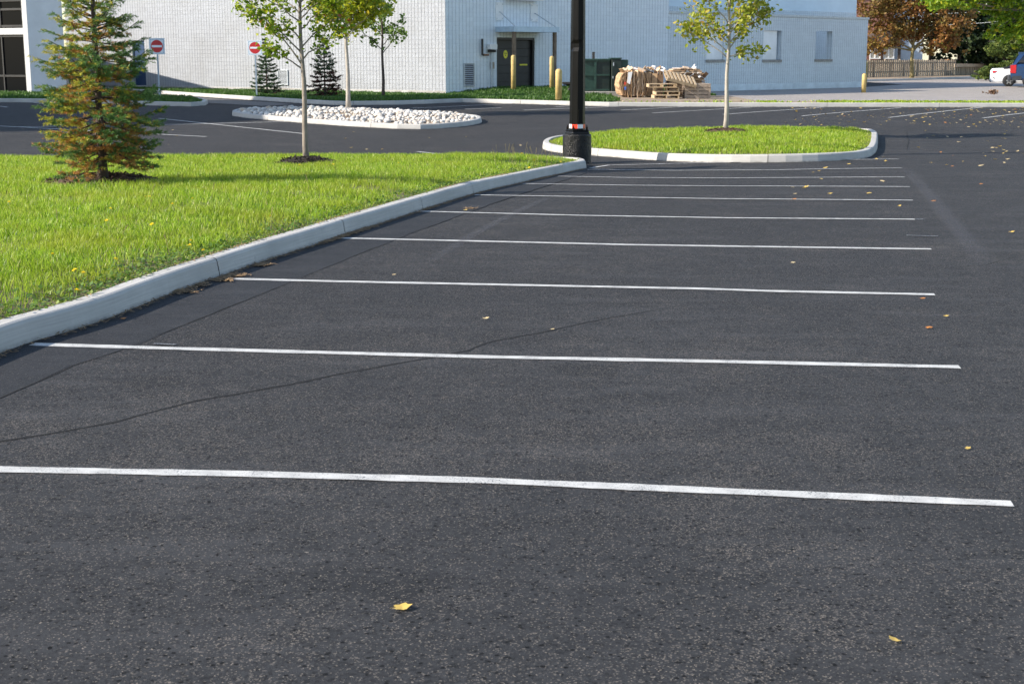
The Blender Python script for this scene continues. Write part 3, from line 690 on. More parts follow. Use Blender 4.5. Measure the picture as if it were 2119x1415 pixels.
# paved yard beyond, pad of dirt and timber under the bales
yard = [(9.5, 57.0), (60, 56.2), (90, 60), (90, 150), (26, 150), (26, 96), WRa(31.5, 1.0, 0)[:2], WRa(13.5, .3, 0)[:2], (9.0, 62.5)]
def yz(x, y): return float(G(x, y))+.10*max(0.0, min(1.0, (66-y)/6.0))+.012
struct(sheet('yard_pavement', yard, 'asphalt_yard', step=2.0, zfun=yz))
padp = [(4.3, 57.2), (9.6, 57.0), (9.8, 62.8), (4.6, 62.8)]
dm = MB(); dm.box(kcut.x+.55, 9.55, 56.2, 63.4, -.1, .155, bev=.03); struct(dm.build('bale_pad', 'dirt'))
struct(sheet('side_lane', px((150, 186.5), (300, 194.5), (450, 205.5), (560, 212.5), (610, 217), (540, 220), (432, 214), (415, 209.5), (310, 204), (200, 200)), 'asphalt_lane', .006, .8))

# ------------------------------------------------------------------ stone island
st = smoothpoly(px((480, 236), (481, 242), (600, 253), (740, 263), (850, 268.5), (930, 266), (990, 258), (1000, 251.5), (985, 246.5), (900, 241), (722, 234.5), (560, 232.5), (500, 233)), 1, True)
kerb(st, +1, 'kerb', True, joint=5, h=.15)
sz_ = lambda X, Y: G(X, Y)+.08+.16*np.clip(edist(st, X, Y)/1.8, 0, 1)
struct(sheet('stone_bed', inset(st, .08, 1), 'dirt', step=.5, zfun=lambda x, y: float(sz_(np.array([x]), np.array([y]))[0])))
protos = []
for k in range(6):
    mb = MB(); n1, n2 = 8, 6; vs = []; r = random.Random(k)
    ax = (1.0, r.uniform(.65, .95), r.uniform(.5, .75)); ph = [r.uniform(0, 6) for _ in range(6)]
    for j in range(1, n2):
        th = math.pi*j/n2
        for i in range(n1):
            a = 2*math.pi*i/n1; q = 1+.13*math.sin(2*a+ph[0])+.1*math.sin(3*a+ph[1]+th*2)+.06*math.sin(5*a+ph[2]); vs.append((math.sin(th)*math.cos(a)*ax[0]*q, math.sin(th)*math.sin(a)*ax[1]*q, math.cos(th)*ax[2]))
    vs += [(0, 0, ax[2]), (0, 0, -ax[2])]; T_ = len(vs)-2; fs = []
    for j in range(n2-2):
        for i in range(n1): i2 = (i+1) % n1; fs.append((j*n1+i, (j+1)*n1+i, (j+1)*n1+i2, j*n1+i2))
    for i in range(n1): fs.append((T_, i, (i+1) % n1)); fs.append((T_+1, (n2-2)*n1+(i+1) % n1, (n2-2)*n1+i))
    mb.add(vs, fs); me_o = mb.build('river_stone', 'river_stone', None, True); me_o.location = (0, 0, 0)
    for v_ in me_o.data.vertices: v_.co.z -= ax[2]  # recentre
    protos.append(me_o.data); bpy.data.objects.remove(me_o)
sp_in = inset(st, .2, 1); a = np.array(sp_in); cand = []
while len(cand) < 1500:
    x, y = rng.uniform(a[:, 0].min(), a[:, 0].max()), rng.uniform(a[:, 1].min(), a[:, 1].max())
    if not inside(sp_in, np.array([x]), np.array([y]))[0]: continue
    s_ = rng.uniform(.035, .075)+.05*rng.uniform()**3
    if all((x-c_[0])**2+(y-c_[1])**2 > (.55*(s_+c_[2]))**2 for c_ in cand) or rng.uniform() < .25: cand.append((x, y, s_))
cand.sort(key=lambda c_: c_[1])
def stone_T(c_, k):
    x, y, s_ = c_; return (x, y, float(sz_(np.array([x]), np.array([y]))[0])+s_*rng.uniform(.2, .55)), (rng.uniform(-.4, .4), rng.uniform(-.4, .4), rng.uniform(0, 6.28)), s_
for k, c_ in enumerate(cand[:300]):
    o = bpy.data.objects.new('river_stone', protos[k % 6]); COL.objects.link(o); loc, rot, s_ = stone_T(c_, k)
    o.location = loc; o.rotation_euler = rot; o.scale = (s_, s_, s_); tag(o, 'pale rounded river stone heaped in the near half of the kerbed stone bed', 'stone', 'pale river stones of the kerbed bed')
from mathutils import Matrix, Euler
mb = MB()
for k, c_ in enumerate(cand[300:]):
    loc, rot, s_ = stone_T(c_, k); M = Matrix.Translation(loc) @ Euler(rot).to_matrix().to_4x4() @ Matrix.Scale(s_, 4); me = protos[k % 6]
    mb.add([tuple(M @ v_.co) for v_ in me.vertices], [tuple(p.vertices) for p in me.polygons])
tag(mb.build('river_stones', 'river_stone', None, True), 'pale river stones filling the far half of the kerbed stone bed', 'stones', None, 'stuff')

# ------------------------------------------------------------------ warehouse
WH = thing('warehouse_building', WR.w(0, 0, 0), 'large white painted block warehouse with a black loading door and steel canopy', 'building')
zP = .31; HT = 9.0
dA, zt = WR.hit(1028, 78); dB, zt2 = WR.hit(1107, 80); zs_ = WR.hit(1066, 186)[1]
TW = 14.4
mb = MB(); mb.mat('block_wall_blue_shade'); wallholes(mb, WR, 0, TW, zP, HT, [(dA, dB, -1, zt)], 0, .35)
# part of the hole below zP too
wallf = mb.build('wall', None, WH)
mb = MB(); mb.mat('plinth_blue_shade'); wallholes(mb, WR, .03, TW, -.2, zP, [], .02, .33) if dA < 0 else (mb.box(0, dA, -.015, .3, -.2, zP, WR), mb.box(dB, TW, -.015, .3, -.2, zP, WR)); mb.build('plinth', None, WH)
bA, bz0 = WL.hit(303, 180); bA2 = WL.hit(278, 180)[0]; bz1 = WL.hit(290, 84)[1]
lo_, hi_ = min(bA, bA2), max(bA, bA2)
mb = MB(); mb.mat('block_wall'); wallholes(mb, WL, 0, 27.5, zP, HT, [(lo_, hi_, zP-.01, bz1)], 0, -.35); mb.build('wall', None, WH)
mb = MB(); mb.mat('plinth_paint'); mb.box(0, 27.5, .015, -.3, -.2, zP, WL); mb.build('plinth', None, WH)
mb = MB(); mb.mat('door_blue'); mb.box(lo_+.03, hi_-.03, -.10, -.16, zP, bz1-.04, WL); bd = mb.build('door', None, WH); tag(bd, 'narrow blue steel side door')
mb = MB(); mb.mat('wheel_alloy'); mb.box(lo_+.12, lo_+.2, -.10, -.03, 1.2, 1.26, WL); mb.build('handle', None, bd)
# loading door
dr = MB(); dr.mat('door_black'); zz = zs_
npn = 6; ph = (zt-.12-zs_)/npn
for k in range(npn): dr.box(dA+.09, dB-.09, .20, .26, zs_+k*ph+.008, zs_+(k+1)*ph-.008, WR, bev=.006)
dr.box(dA+.09, dB-.09, .24, .28, zs_, zt, WR)
dro = dr.build('loading_door', None, WH)
mb = MB(); mb.mat('dark_frame'); mb.box(dA, dA+.085, .06, .3, zs_, zt, WR); mb.box(dB-.085, dB, .06, .3, zs_, zt, WR); mb.box(dA+.085, dB-.085, .06, .3, zt-.10, zt, WR); mb.build('door_frame', None, WH)
sx, sz0 = WR.hit(1046, 113, .2); mb = MB(); mb.mat('sticker_yellow')
q = [(sx+.13*math.cos(a), .196, sz0+.19*math.sin(a)) for a in np.linspace(0, 2*math.pi, 16, endpoint=False)]; mb.quad(q, WR); mb.mat('door_black')
for dx_, dz_ in ((-.04, .05), (.04, .05), (0, -.05)): mb.box(sx+dx_-.025, sx+dx_+.025, .191, .194, sz0+dz_-.025, sz0+dz_+.02, WR)
mb.build('sticker', None, dro)
sx, sz0 = WR.hit(1083, 134.5, .2); mb = MB(); mb.mat('sticker_yellow'); mb.box(sx-.24, sx+.24, .188, .196, sz0-.035, sz0+.035, WR); mb.build('notice_strip', None, dro)
# low sill slab under the door
mb = MB(); mb.mat('pad_concrete'); mb.box(dA-.1, dB+.9, -.5, .2, .1, zs_-.005, WR); mb.build('door_sill', None, WH)
# canopy: front edge stands out from the wall
cz = WR.hit(1025, 57)[1]
def onfr(px_, py_, zz_):
    d = ray(px_, py_); k = (zz_-CH)/d[2]; return Vector((d[0]*k, d[1]*k, zz_))
cxa = WR.hit(1026, 60)[0]; dep = min(np.arange(.3, 3, .01), key=lambda d_: abs(WR.hit(1064, 60, -d_)[0]-cxa)); cxb = WR.hit(1155, 60, -dep)[0]-.25
can = MB(); can.mat('awning_metal'); can.box(cxa, cxb+.25, -dep, -.02, cz-.02, cz, WR); can.box(cxa, cxb+.25, -dep-.04, -dep, cz-.22, cz+.02, WR); can.box(cxa-.04, cxa, -dep-.04, -.02, cz-.22, cz+.02, WR); can.box(cxb+.25, cxb+.29, -dep-.04, -.02, cz-.22, cz+.02, WR)
cano = can.build('canopy', None, WH)
for X_ in (cxa+.10, cxb+.15):
    mb = MB(); mb.mat('post_rust'); mb.box(X_-.07, X_+.07, -dep+.06, -dep+.20, .2, cz-.04, WR); mb.build('post', None, cano)
for a_, b_ in (((1033, 25), cxa+.10), ((1105, 28), cxb+.15)):
    X_, Z_ = WR.hit(*a_); mb = MB(); mb.mat('galv_metal'); mb.tube([WR.w(X_, -.05, Z_), WR.w(b_, -dep+.05, cz+.02)], .022, 6); mb.build('tie_rod', None, cano)
    mb = MB(); mb.mat('white_paint'); mb.box(X_-.22, X_+.22, -.035, -.005, Z_-.38, Z_+.42, WR); mb.mat('galv_metal')
    for i in (-.16, .16):
        for j in (-.3, .34): mb.box(X_+i-.02, X_+i+.02, -.05, -.035, Z_+j-.02, Z_+j+.02, WR)
    mb.build('anchor_plate', None, cano)
# sliver of the light fitting over the canopy
xa, za = WR.hit(1043, 1); xb = WR.hit(1110, 1)[0]; mb = MB(); mb.mat('white_board'); mb.box(xa, xb, -.6, -.01, za, za+.5, WR, bev=.04); mb.build('wall_fan_box', None, WH)
def louvre(F, x0_, x1_, z0_, z1_, sgn):
    mb = MB(); mb.mat('galv_metal'); t_ = .05
    a, b_ = sorted((x0_, x1_)); c_, d = sorted((z0_, z1_))
    mb.box(a, b_, .0, sgn*.06, c_-t_, c_, F); mb.box(a, b_, 0, sgn*.06, d, d+t_, F); mb.box(a-t_, a, 0, sgn*.06, c_-t_, d+t_, F); mb.box(b_, b_+t_, 0, sgn*.06, c_-t_, d+t_, F)
    lo = mb.build('louvre_vent', None, WH); mb = MB(); mb.mat('dark_frame'); mb.box(a, b_, sgn*.003, sgn*.012, c_, d, F); mb.build('vent_backing', None, lo)
    mb = MB(); mb.mat('galv_metal'); n_ = 11
    for k in range(n_): z = c_+(k+.25)*(d-c_)/n_; mb.add([(a, sgn*.02, z+(d-c_)/n_*.5), (b_, sgn*.02, z+(d-c_)/n_*.5), (b_, sgn*.055, z), (a, sgn*.055, z)], [(0, 1, 2, 3)], None, F)
    mb.build('vent_slats', None, lo)
x0_, z0_ = WR.hit(961, 177); x1_, z1_ = WR.hit(979, 133); louvre(WR, x0_, x1_, z0_, z1_, -1)
x0_, z0_ = WL.hit(578, 174); x1_, z1_ = WL.hit(595, 147); louvre(WL, x0_, x1_, z0_, z1_, 1)
# meter and pipes left of the door
pa = [WR.hit(994, 81), WR.hit(994, 113), WR.hit(1007, 114)]
mb = MB(); mb.mat('pipe_black'); mb.tube([WR.w(a, -.14, z) for a, z in (pa[0], pa[1])]+[WR.w(pa[1][0]+.08, -.14, pa[1][1]-.02)], .05, 8); mb.mat('pipe_rust'); mb.tube([WR.w(pa[1][0]+.08, -.14, pa[1][1]-.02), WR.w(pa[2][0], -.14, pa[2][1])], .05, 8); mb.build('gas_pipe', None, WH)
a, z = WR.hit(1014, 97); mb = MB(); mb.mat('white_paint'); mb.box(a-.22, a+.22, -.3, -.02, z-.12, z+.12, WR, bev=.03); mt = mb.build('meter_box', None, WH)
mb = MB(); mb.mat('pipe_black'); mb.tube([WR.w(a-.22, -.15, z-.2), WR.w(a+.2, -.15, z-.2)], .06, 8); mb.mat('galv_metal'); mb.tube([WR.w(a, -.12, z-.12), WR.w(a, -.12, .2)], .045, 8); mb.build('riser_pipe', None, mt)
a, z = WR.hit(1018, 136); mb = MB(); mb.mat('stain_brown'); mb.box(a-.1, a+.1, -.06, -.005, z-.15, z+.15, WR); mb.build('switch_box', None, WH)
# side and rear walls plus roof (blocks of the mass)
mb = MB(); mb.mat('block_wall_blue_shade'); c1 = WR.w(TW, 0, 0); q1 = WR.w(TW, 14, 0); q2 = WL.w(27.5, -14, 0); q3 = WL.w(27.5, 0, 0)
def wallseg(mb, a, b_, z0_, z1_):
    L = math.hypot(b_[0]-a[0], b_[1]-a[1]); an = math.degrees(math.atan2(b_[1]-a[1], b_[0]-a[0])); f = Fr(a[0], a[1], 0, an); mb.box(0, L, 0, .3, z0_, z1_, f)
wallseg(mb, WR.w(TW-.3, .35, 0), WR.w(TW-.3, 20, 0), 0, HT); wallseg(mb, WL.w(27.2, -.36, 0), (-20, 97), 0, HT)
mb.build('rear_wall', None, WH)
mb = MB(); mb.mat('roof_membrane'); rp = [WR.w(0, 0, 0), WR.w(TW, 0, 0), WR.w(TW, 20, 0), (-20, 97, 0), WL.w(27.5, 0, 0)]
mb.add([(p[0], p[1], HT+.01) for p in rp]+[(p[0], p[1], HT+.25) for p in rp], [(4, 3, 2, 1, 0), (5, 6, 7, 8, 9)]+[(i, (i+1) % 5, 5+(i+1) % 5, 5+i) for i in range(5)]); mb.build('roof', None, WH)

# low screen wall with through openings and the tall block behind it
wa = (8.1+.15, 75.2+.35); wb = PY(1791.5, 150, 88.0); ang = math.degrees(math.atan2(wb.y-wa[1], wb.x-wa[0])); WW = Fr(wa[0], wa[1], 0, ang); WLEN = math.hypot(wb.y-wa[1], wb.x-wa[0])
SW = thing('screen_wall', WW.w(0, 0, 0), 'low blue grey block wing wall pierced by three tall openings', 'wall')
ops = []
for (xa, xb, ya, yb) in ((1463, 1498, 62, 124), (1580.5, 1615.5, 63.5, 124), (1689, 1720.5, 65, 123)):
    a, za = WW.hit(xa, ya); b_, zb = WW.hit(xb, yb); ops.append((a, b_, zb, za))
zq = .33; TOPW = 4.02
mb = MB(); mb.mat('block_wall_grey'); wallholes(mb, WW, -.5, WLEN, zq, TOPW, ops, 0, .40); mb.build('wall', None, SW)
mb = MB(); mb.mat('plinth_blue_shade'); mb.box(-.5, WLEN, -.012, .39, -.4, zq, WW); mb.build('plinth', None, SW)
mb = MB(); mb.mat('galv_metal'); mb.box(-.5, WLEN+.06, -.05, .45, TOPW, TOPW+.12, WW); mb.build('coping', None, SW)
for k, o4 in enumerate(ops):
    mb = MB(); mb.mat('pad_concrete'); mb.box(o4[0]-.05, o4[1]+.05, -.06, .2, o4[2]-.14, o4[2], WW); mb.build('sill', None, SW)
    if k < 2:
        mb = MB(); mb.mat('white_board'); mb.box(o4[0]+.004, o4[0]+(o4[1]-o4[0])*(.82 if k else .98), .10, .14, o4[2]+.004, o4[3]-.004, WW); mb.build('infill_panel', None, SW)
TB = thing('tall_block', WW.w(0, 3, 0), 'taller pale blue building rising behind the low wing wall', 'building')
tx1 = WW.hit(1772.5, 30, 3.0)[0]
mb = MB(); mb.mat('block_wall_blue_shade'); mb.box(-4, tx1, 3.0, 3.35, -.2, 4.55, WW); mb.box(tx1-.35, tx1, 3.35, 14, -.2, 4.55, WW); mb.build('wall', None, TB)
mb = MB(); mb.mat('siding_blue'); mb.box(-4, tx1, 3.02, 3.3, 4.55, 9, WW); mb.box(tx1-.33, tx1-.02, 3.3, 14, 4.55, 9, WW); mb.build('siding', None, TB)
mb = MB(); mb.mat('roof_membrane'); mb.box(-4, tx1+.1, 2.9, 14, 9, 9.2, WW); mb.build('roof', None, TB)

# ------------------------------------------------------------------ office at the left
OC = P(66, 196.5); OR_ = Fr(OC.x, OC.y, 0, 40); OL = Fr(OC.x, OC.y, 0, 151)
OF = thing('office_building', (OC.x, OC.y, 0), 'office block with dark glass bands and pale concrete pier at the far left', 'building')
rx = OR_.hit(136, 150)[0]; zj = OR_.hit(100, 48)[1]; lx_ = OL.hit(52, 130)[0]; z1a = OL.hit(30, 72)[1]; z1b = OL.hit(30, 58.5)[1]
mb = MB(); mb.mat('office_concrete')
for z0_, z1_ in ((-.1, zj-.015), (zj+.015, 4.75)): mb.box(0, rx, 0, .5, z0_, z1_, OR_); 
mb.box(.01, rx-.01, .015, .45, zj-.02, zj+.02, OR_); mb.build('wall', None, OF)
mb = MB(); mb.mat('office_spandrel'); mb.box(0, lx_, .0, -.45, -.1, 4.7, OL); mb.build('pier', None, OF)
mb = MB(); mb.mat('office_spandrel'); mb.box(lx_, 30, -.03, -.40, z1a, z1b, OL); mb.box(lx_, 30, -.03, -.4, 4.6, 4.72, OL); mb.build('spandrel', None, OF)
for z0_, z1_ in ((.0, z1a), (z1b, 4.6)):
    mb = MB(); mb.mat('window_glass'); mb.box(lx_, 30, -.16, -.2, z0_+.05, z1_, OL); wo = mb.build('window', None, OF)
    mb = MB(); mb.mat('dark_frame')
    for xx in np.arange(lx_+.1, 30, 1.55): mb.box(xx-.04, xx+.04, -.10, -.155, z0_+.06, z1_-.01, OL)
    for zz_ in ((z0_+.05, z0_+.15), (z0_+.85, z0_+.95), (z1_-.12, z1_-.02)): mb.box(lx_+.02, 29.9, -.112, -.15, zz_[0], zz_[1], OL)
    mb.build('mullions', None, wo)
mb = MB(); mb.mat('brown_cladding'); e1_ = OR_.w(rx, 0, 0); e2_ = OR_.w(rx+.2, 12, 0); wallseg(mb, OR_.w(rx+.02, .2, 0), OR_.w(rx+.02, 13, 0), -.1, 4.7); mb.build('recess_wall', None, OF)
mb = MB(); mb.mat('roof_membrane'); ro = [OR_.w(0, 0, 0), OR_.w(rx, 0, 0), OR_.w(rx, 16, 0), OL.w(30, -16, 0), OL.w(30, 0, 0)]
mb.add([(p[0], p[1], 4.75) for p in ro]+[(p[0], p[1], 4.85) for p in ro], [(4, 3, 2, 1, 0), (5, 6, 7, 8, 9)]+[(i, (i+1) % 5, 5+(i+1) % 5, 5+i) for i in range(5)]); mb.build('roof', None, OF)

AN = thing('unseen_annex', (-38, 47, 0), 'plain tall office wing, added unseen left of the lot to shade it', 'building')  # unseen wing, added with its outline fitted to throw the lot's shade band
for pg, h_ in (([(-42.7, 35), (-29.9, 47), (-31, 54.9), (-50, 54.9), (-50, 38)], 18.2),):
    n_ = len(pg); mb = MB(); mb.mat('office_concrete'); mb.add([(x, y, -.5) for x, y in pg]+[(x, y, h_) for x, y in pg], [tuple(range(n_-1, -1, -1)), tuple(range(n_, 2*n_))]+[(i, (i+1) % n_, n_+(i+1) % n_, n_+i) for i in range(n_)]); mb.build('wall', None, AN)
AF = Fr(-42.7, 35, 0, 43.2)
for zz_ in (1, 4.8, 8.6, 12.4, 16.2): mb = MB(); mb.mat('window_glass'); mb.box(1, 16.5, -.03, -.002, zz_, zz_+2, AF); mb.build('window', None, AN)
# ------------------------------------------------------------------ lamp post
LB = P(1195, 340.5); LB.z -= .02
LP = thing('lamp_post', LB, 'tall black lamp post on a tar coated round concrete footing', 'lamp post')
Lf = Fr(LB.x, LB.y+.3, LB.z, 22)
ftop = .64
mb = MB(); mb.mat('tar_coat'); n_ = 40; prof = [(.298, -.1), (.305, .0), (.30, .12), (.306, .3), (.302, .5), (.304, .612), (.304, .612), (.296, .634), (.296, .634), (.26, ftop), (.0, ftop+.005)]
mb.lathe(prof, 0, 0, n_, Lf, cap=False)
ft = mb.build('footing', None, LP)
me = ft.data
for v_ in me.vertices:
    r_ = math.hypot(v_.co.x, v_.co.y-.3)
    if r_ > .2: k = 1+.008*math.sin(v_.co.z*31+math.atan2(v_.co.y, v_.co.x)*7)+.006*math.sin(v_.co.z*13+math.atan2(v_.co.y, v_.co.x)*3); v_.co.x *= k; v_.co.y = .3+(v_.co.y-.3)*k
mb = MB(); mb.mat('tar_coat'); mb.box(-.21, .21, -.21, .21, ftop-.01, ftop+.06, Lf, bev=.03); mb.build('grout_pad', None, LP)
mb = MB(); mb.mat('pole_paint'); mb.box(-.19, .19, -.19, .19, ftop+.06, ftop+.09, Lf, bev=.01)
for i in (-1, 1):
    for j in (-1, 1): mb.lathe([(.024, ftop+.09), (.024, ftop+.15), (.012, ftop+.15), (.012, ftop+.19)], i*.155, j*.155, 6, Lf)
mb.build('base_plate', None, LP)
# octagonal shaft with a dented ridge
mb = MB(); mb.mat('pole_paint'); prof = []
for z_ in (.0, .1, .6, 1.2, 1.62, 1.70, 1.78, 1.86, 2.6, 4, 7.2): prof.append((.166-.0075*z_, ftop+.09+z_))
mb.lathe(prof, 0, 0, 8, Lf, rot=R(22.5)); sh = mb.build('shaft', None, LP)
mb2 = sh.data; base_z = ftop+.09
for v_ in mb2.vertices:
    zz_ = v_.co.z-base_z
    if 1.55 < zz_ < 1.9 and v_.co.y < .3 and v_.co.x < 0.02: kk = .022 if 1.65 < zz_ < 1.82 else .004; v_.co.y += kk; v_.co.x += kk*.9
mb = MB(); mb.mat('pole_paint'); mb.box(-.05, .05, -.166, -.145, base_z+.14, base_z+.42, Lf, bev=.004); mb.build('hand_hole_cover', None, LP)
mb = MB(); rt = .1665
for i in range(8):
    a0, a1 = R(22.5+45*i), R(22.5+45*(i+1)); mb.mat('tape_red' if i % 2 == 0 else 'tape_white')
    mb.quad([((rt)*math.cos(a0), rt*math.sin(a0), base_z+.03), (rt*math.cos(a1), rt*math.sin(a1), base_z+.03), (rt*math.cos(a1), rt*math.sin(a1), base_z+.115), (rt*math.cos(a0), rt*math.sin(a0), base_z+.115)], Lf)
mb.build('reflective_tape', None, LP)
mb = MB(); mb.mat('pole_paint'); mb.tube([Lf.w(0, 0, 7.6), Lf.w(.9, 0, 7.75)], .04, 8); mb.build('arm', None, LP)
mb = MB(); mb.mat('dark_frame'); mb.box(.8, 1.4, -.18, .18, 7.7, 7.85, Lf, bev=.04); mb.build('lamp_head', None, LP)

# ------------------------------------------------------------------ signs
def no_entry(bpx, top, size, label):
    b_ = P(*bpx, .14); Y = b_.y; s_ = size; z1_ = PY(bpx[0], top, Y).z; f = Fr(b_.x, b_.y, 0, -4)
    r = thing('no_entry_sign', b_, label, 'sign', 'no entry signs by the warehouse lane')
    mb = MB(); mb.mat('sign_post_metal'); mb.box(-.03, .03, -.02, .02, b_.z-.1, z1_-s_*.1, f); mb.build('post', None, r)
    mb = MB(); mb.mat('sign_blue_edge'); h2 = s_/2; zc = z1_-h2
    mb.box(-h2, h2, -.034, -.024, zc-h2, zc+h2, f, bev=.0); mb.mat('sign_white')
    def rr_(h_, y_, cr):
        q = []
        for sx_, sz_2, a0 in ((1, 1, 0), (-1, 1, 90), (-1, -1, 180), (1, -1, 270)):
            for k in range(4): a = R(a0+k*30); q.append((sx_*(h_-cr)+cr*math.cos(a), y_, zc+sz_2*(h_-cr)+cr*math.sin(a)))
        return q
    mb.quad(rr_(h2-.0, -.036, .05), f); mb.mat('sign_blue_edge'); mb.quad(rr_(h2-.035, -.0375, .04), f); mb.mat('sign_white'); mb.quad(rr_(h2-.055, -.039, .035), f)
    mb.mat('sign_red'); mb.quad([(h2*.78*math.cos(a), -.041, zc+h2*.78*math.sin(a)) for a in np.linspace(0, 2*math.pi, 32, endpoint=False)], f)
    mb.mat('sign_white'); mb.quad([(x_*h2*.66, -.043, zc+z_*h2*.13) for x_, z_ in ((-1, -1), (1, -1), (1, 1), (-1, 1))], f); mb.build('sign_plate', None, r)
no_entry((330.5, 206), 79.5, .64, 'no entry sign on the grass island, left one beside the blue door')
no_entry((531.5, 200.5), 84, .63, 'no entry sign right of the other one, beside a small dark spruce')

# ------------------------------------------------------------------ bollards
def bollard(x, base, top, rad, label, fn=None, Y=None):
    p = P(x, base, fn) if Y is None else PY(x, base, Y); z1_ = PY(x, top, p.y).z
    mb = MB(); mb.mat('bollard_yellow'); mb.lathe([(rad, p.z-.1), (rad, z1_-rad*.7), (rad*.8, z1_-rad*.25), (rad*.4, z1_), (.001, z1_+.005)], p.x, p.y, 14)
    o = mb.build('bollard', None, None, True); tag(o, label, 'bollard', 'yellow pipe bollards'); return o
bollard(1062.5, 187, 114.5, .11, 'yellow bollard standing before the loading door by the canopy post', .34)
bollard(1141.5, 186, 116.5, .10, 'yellow bollard just right of the loading door', .36)
bollard(1156, 201, 143, .13, 'short yellow bollard down the grass slope, nearest the lamp post', .30)
bollard(1787, 192.5, 152.5, .12, 'yellow bollard at the right end of the low wing wall', 0)
bollard(1790.5, 172, 128, .12, 'yellow bollard partly hidden behind the end of the wing wall', 0)

# ------------------------------------------------------------------ bins / compactor
def bx(px0, px1, pyb, pyt, Y): a = PY(px0, pyb, Y); b_ = PY(px1, pyt, Y); return a.x, b_.x, a.z, b_.z
mb = MB(); x0_, x1_, z0_, z1_ = bx(1203, 1288, 199, 189.5, 62.8); zpad = PY(1240, 190, 62.8).z; mb.mat('pad_concrete'); mb.box(x0_, x1_, 62.8, 67.6, .0, zpad, bev=.02); tag(mb.build('concrete_pad'), 'low concrete slab carrying the green bins', 'slab')
Yb = 63.3
CP = thing('trash_compactor', (PY(1238, 189, Yb).x, Yb, zpad), 'dark green steel trash compactor beside the black lamp post', 'compactor')
x0_, x1_, _, z1_ = bx(1206, 1263, 189, 125, Yb); mb = MB(); mb.mat('bin_green'); mb.box(x0_, x1_, Yb, Yb+1.6, zpad+.02, z1_, bev=.02)
fr0, fr1, _, _ = bx(1212, 1232, 189, 125, Yb); mb.build('body', None, CP)
mb = MB(); mb.mat('bin_dark'); mb.box(fr1, x1_-.03, Yb-.02, Yb-.004, zpad+.1, z1_-.1); mb.build('side_panel', None, CP)
mb = MB(); mb.mat('bin_green')
for zz_ in (zpad+.03, (zpad+z1_)/2, z1_-.06): mb.box(x0_, x1_-.02, Yb-.08, Yb-.022, zz_, zz_+.07)
mb.box(fr1-.05, fr1+.05, Yb-.085, Yb-.021, zpad+.11, z1_-.07); mb.build('rib', None, CP)
mb = MB(); mb.mat('bin_green'); mb.box(x0_-.03, x1_, Yb-.12, Yb+1.65, z1_+.003, z1_+.06, bev=.01); mb.build('lid', None, CP)
a, b_, c_, d = bx(1225.5, 1231, 125, 108, Yb+.5); mb = MB(); mb.mat('pipe_black'); mb.box(a, b_, Yb+.5, Yb+.62, z1_+.06, d); mb.build('exhaust_stack', None, CP)
mb = MB(); mb.mat('pipe_black'); a = PY(1166, 173, Yb); b_ = PY(1206, 177, Yb); mb.tube([a, b_], .06, 8); c_ = PY(1176, 187, Yb); mb.tube([PY(1184, 175, Yb), c_], .045, 6); mb.box(a.x-.05, a.x+.35, Yb-.2, Yb+.2, a.z-.02, a.z+.06); mb.build('hitch_arm', None, CP)
GB = thing('green_bin', (PY(1283, 190, Yb).x, Yb, zpad), 'tall dark green steel bin standing right of the compactor', 'bin')
x0_, x1_, _, z1_ = bx(1265, 1286, 190, 122.5, Yb-.3); x2_ = bx(1265, 1300, 190, 122.5, Yb-.1)[1]
mb = MB(); mb.mat('bin_dark'); mb.box(x0_, x1_, Yb-.3, Yb+1.5, zpad+.02, z1_, bev=.02); mb.mat('bin_green'); mb.box(x1_+.003, x2_, Yb-.1, Yb+1.4, zpad+.02, z1_-.03, bev=.02); mb.build('body', None, GB)
mb = MB(); mb.mat('bin_green'); mb.box(x0_-.03, x1_+.02, Yb-.34, Yb+1.5, z1_+.003, z1_+.05); mb.build('lid', None, GB)
mb = MB(); mb.mat('galv_metal'); mb.box(x0_+.06, x0_+.1, Yb-.34, Yb-.305, z1_-.3, z1_-.15); mb.box(x0_+.04, x0_+.08, Yb-.34, Yb-.305, .9, 1.0); mb.build('latch', None, GB)

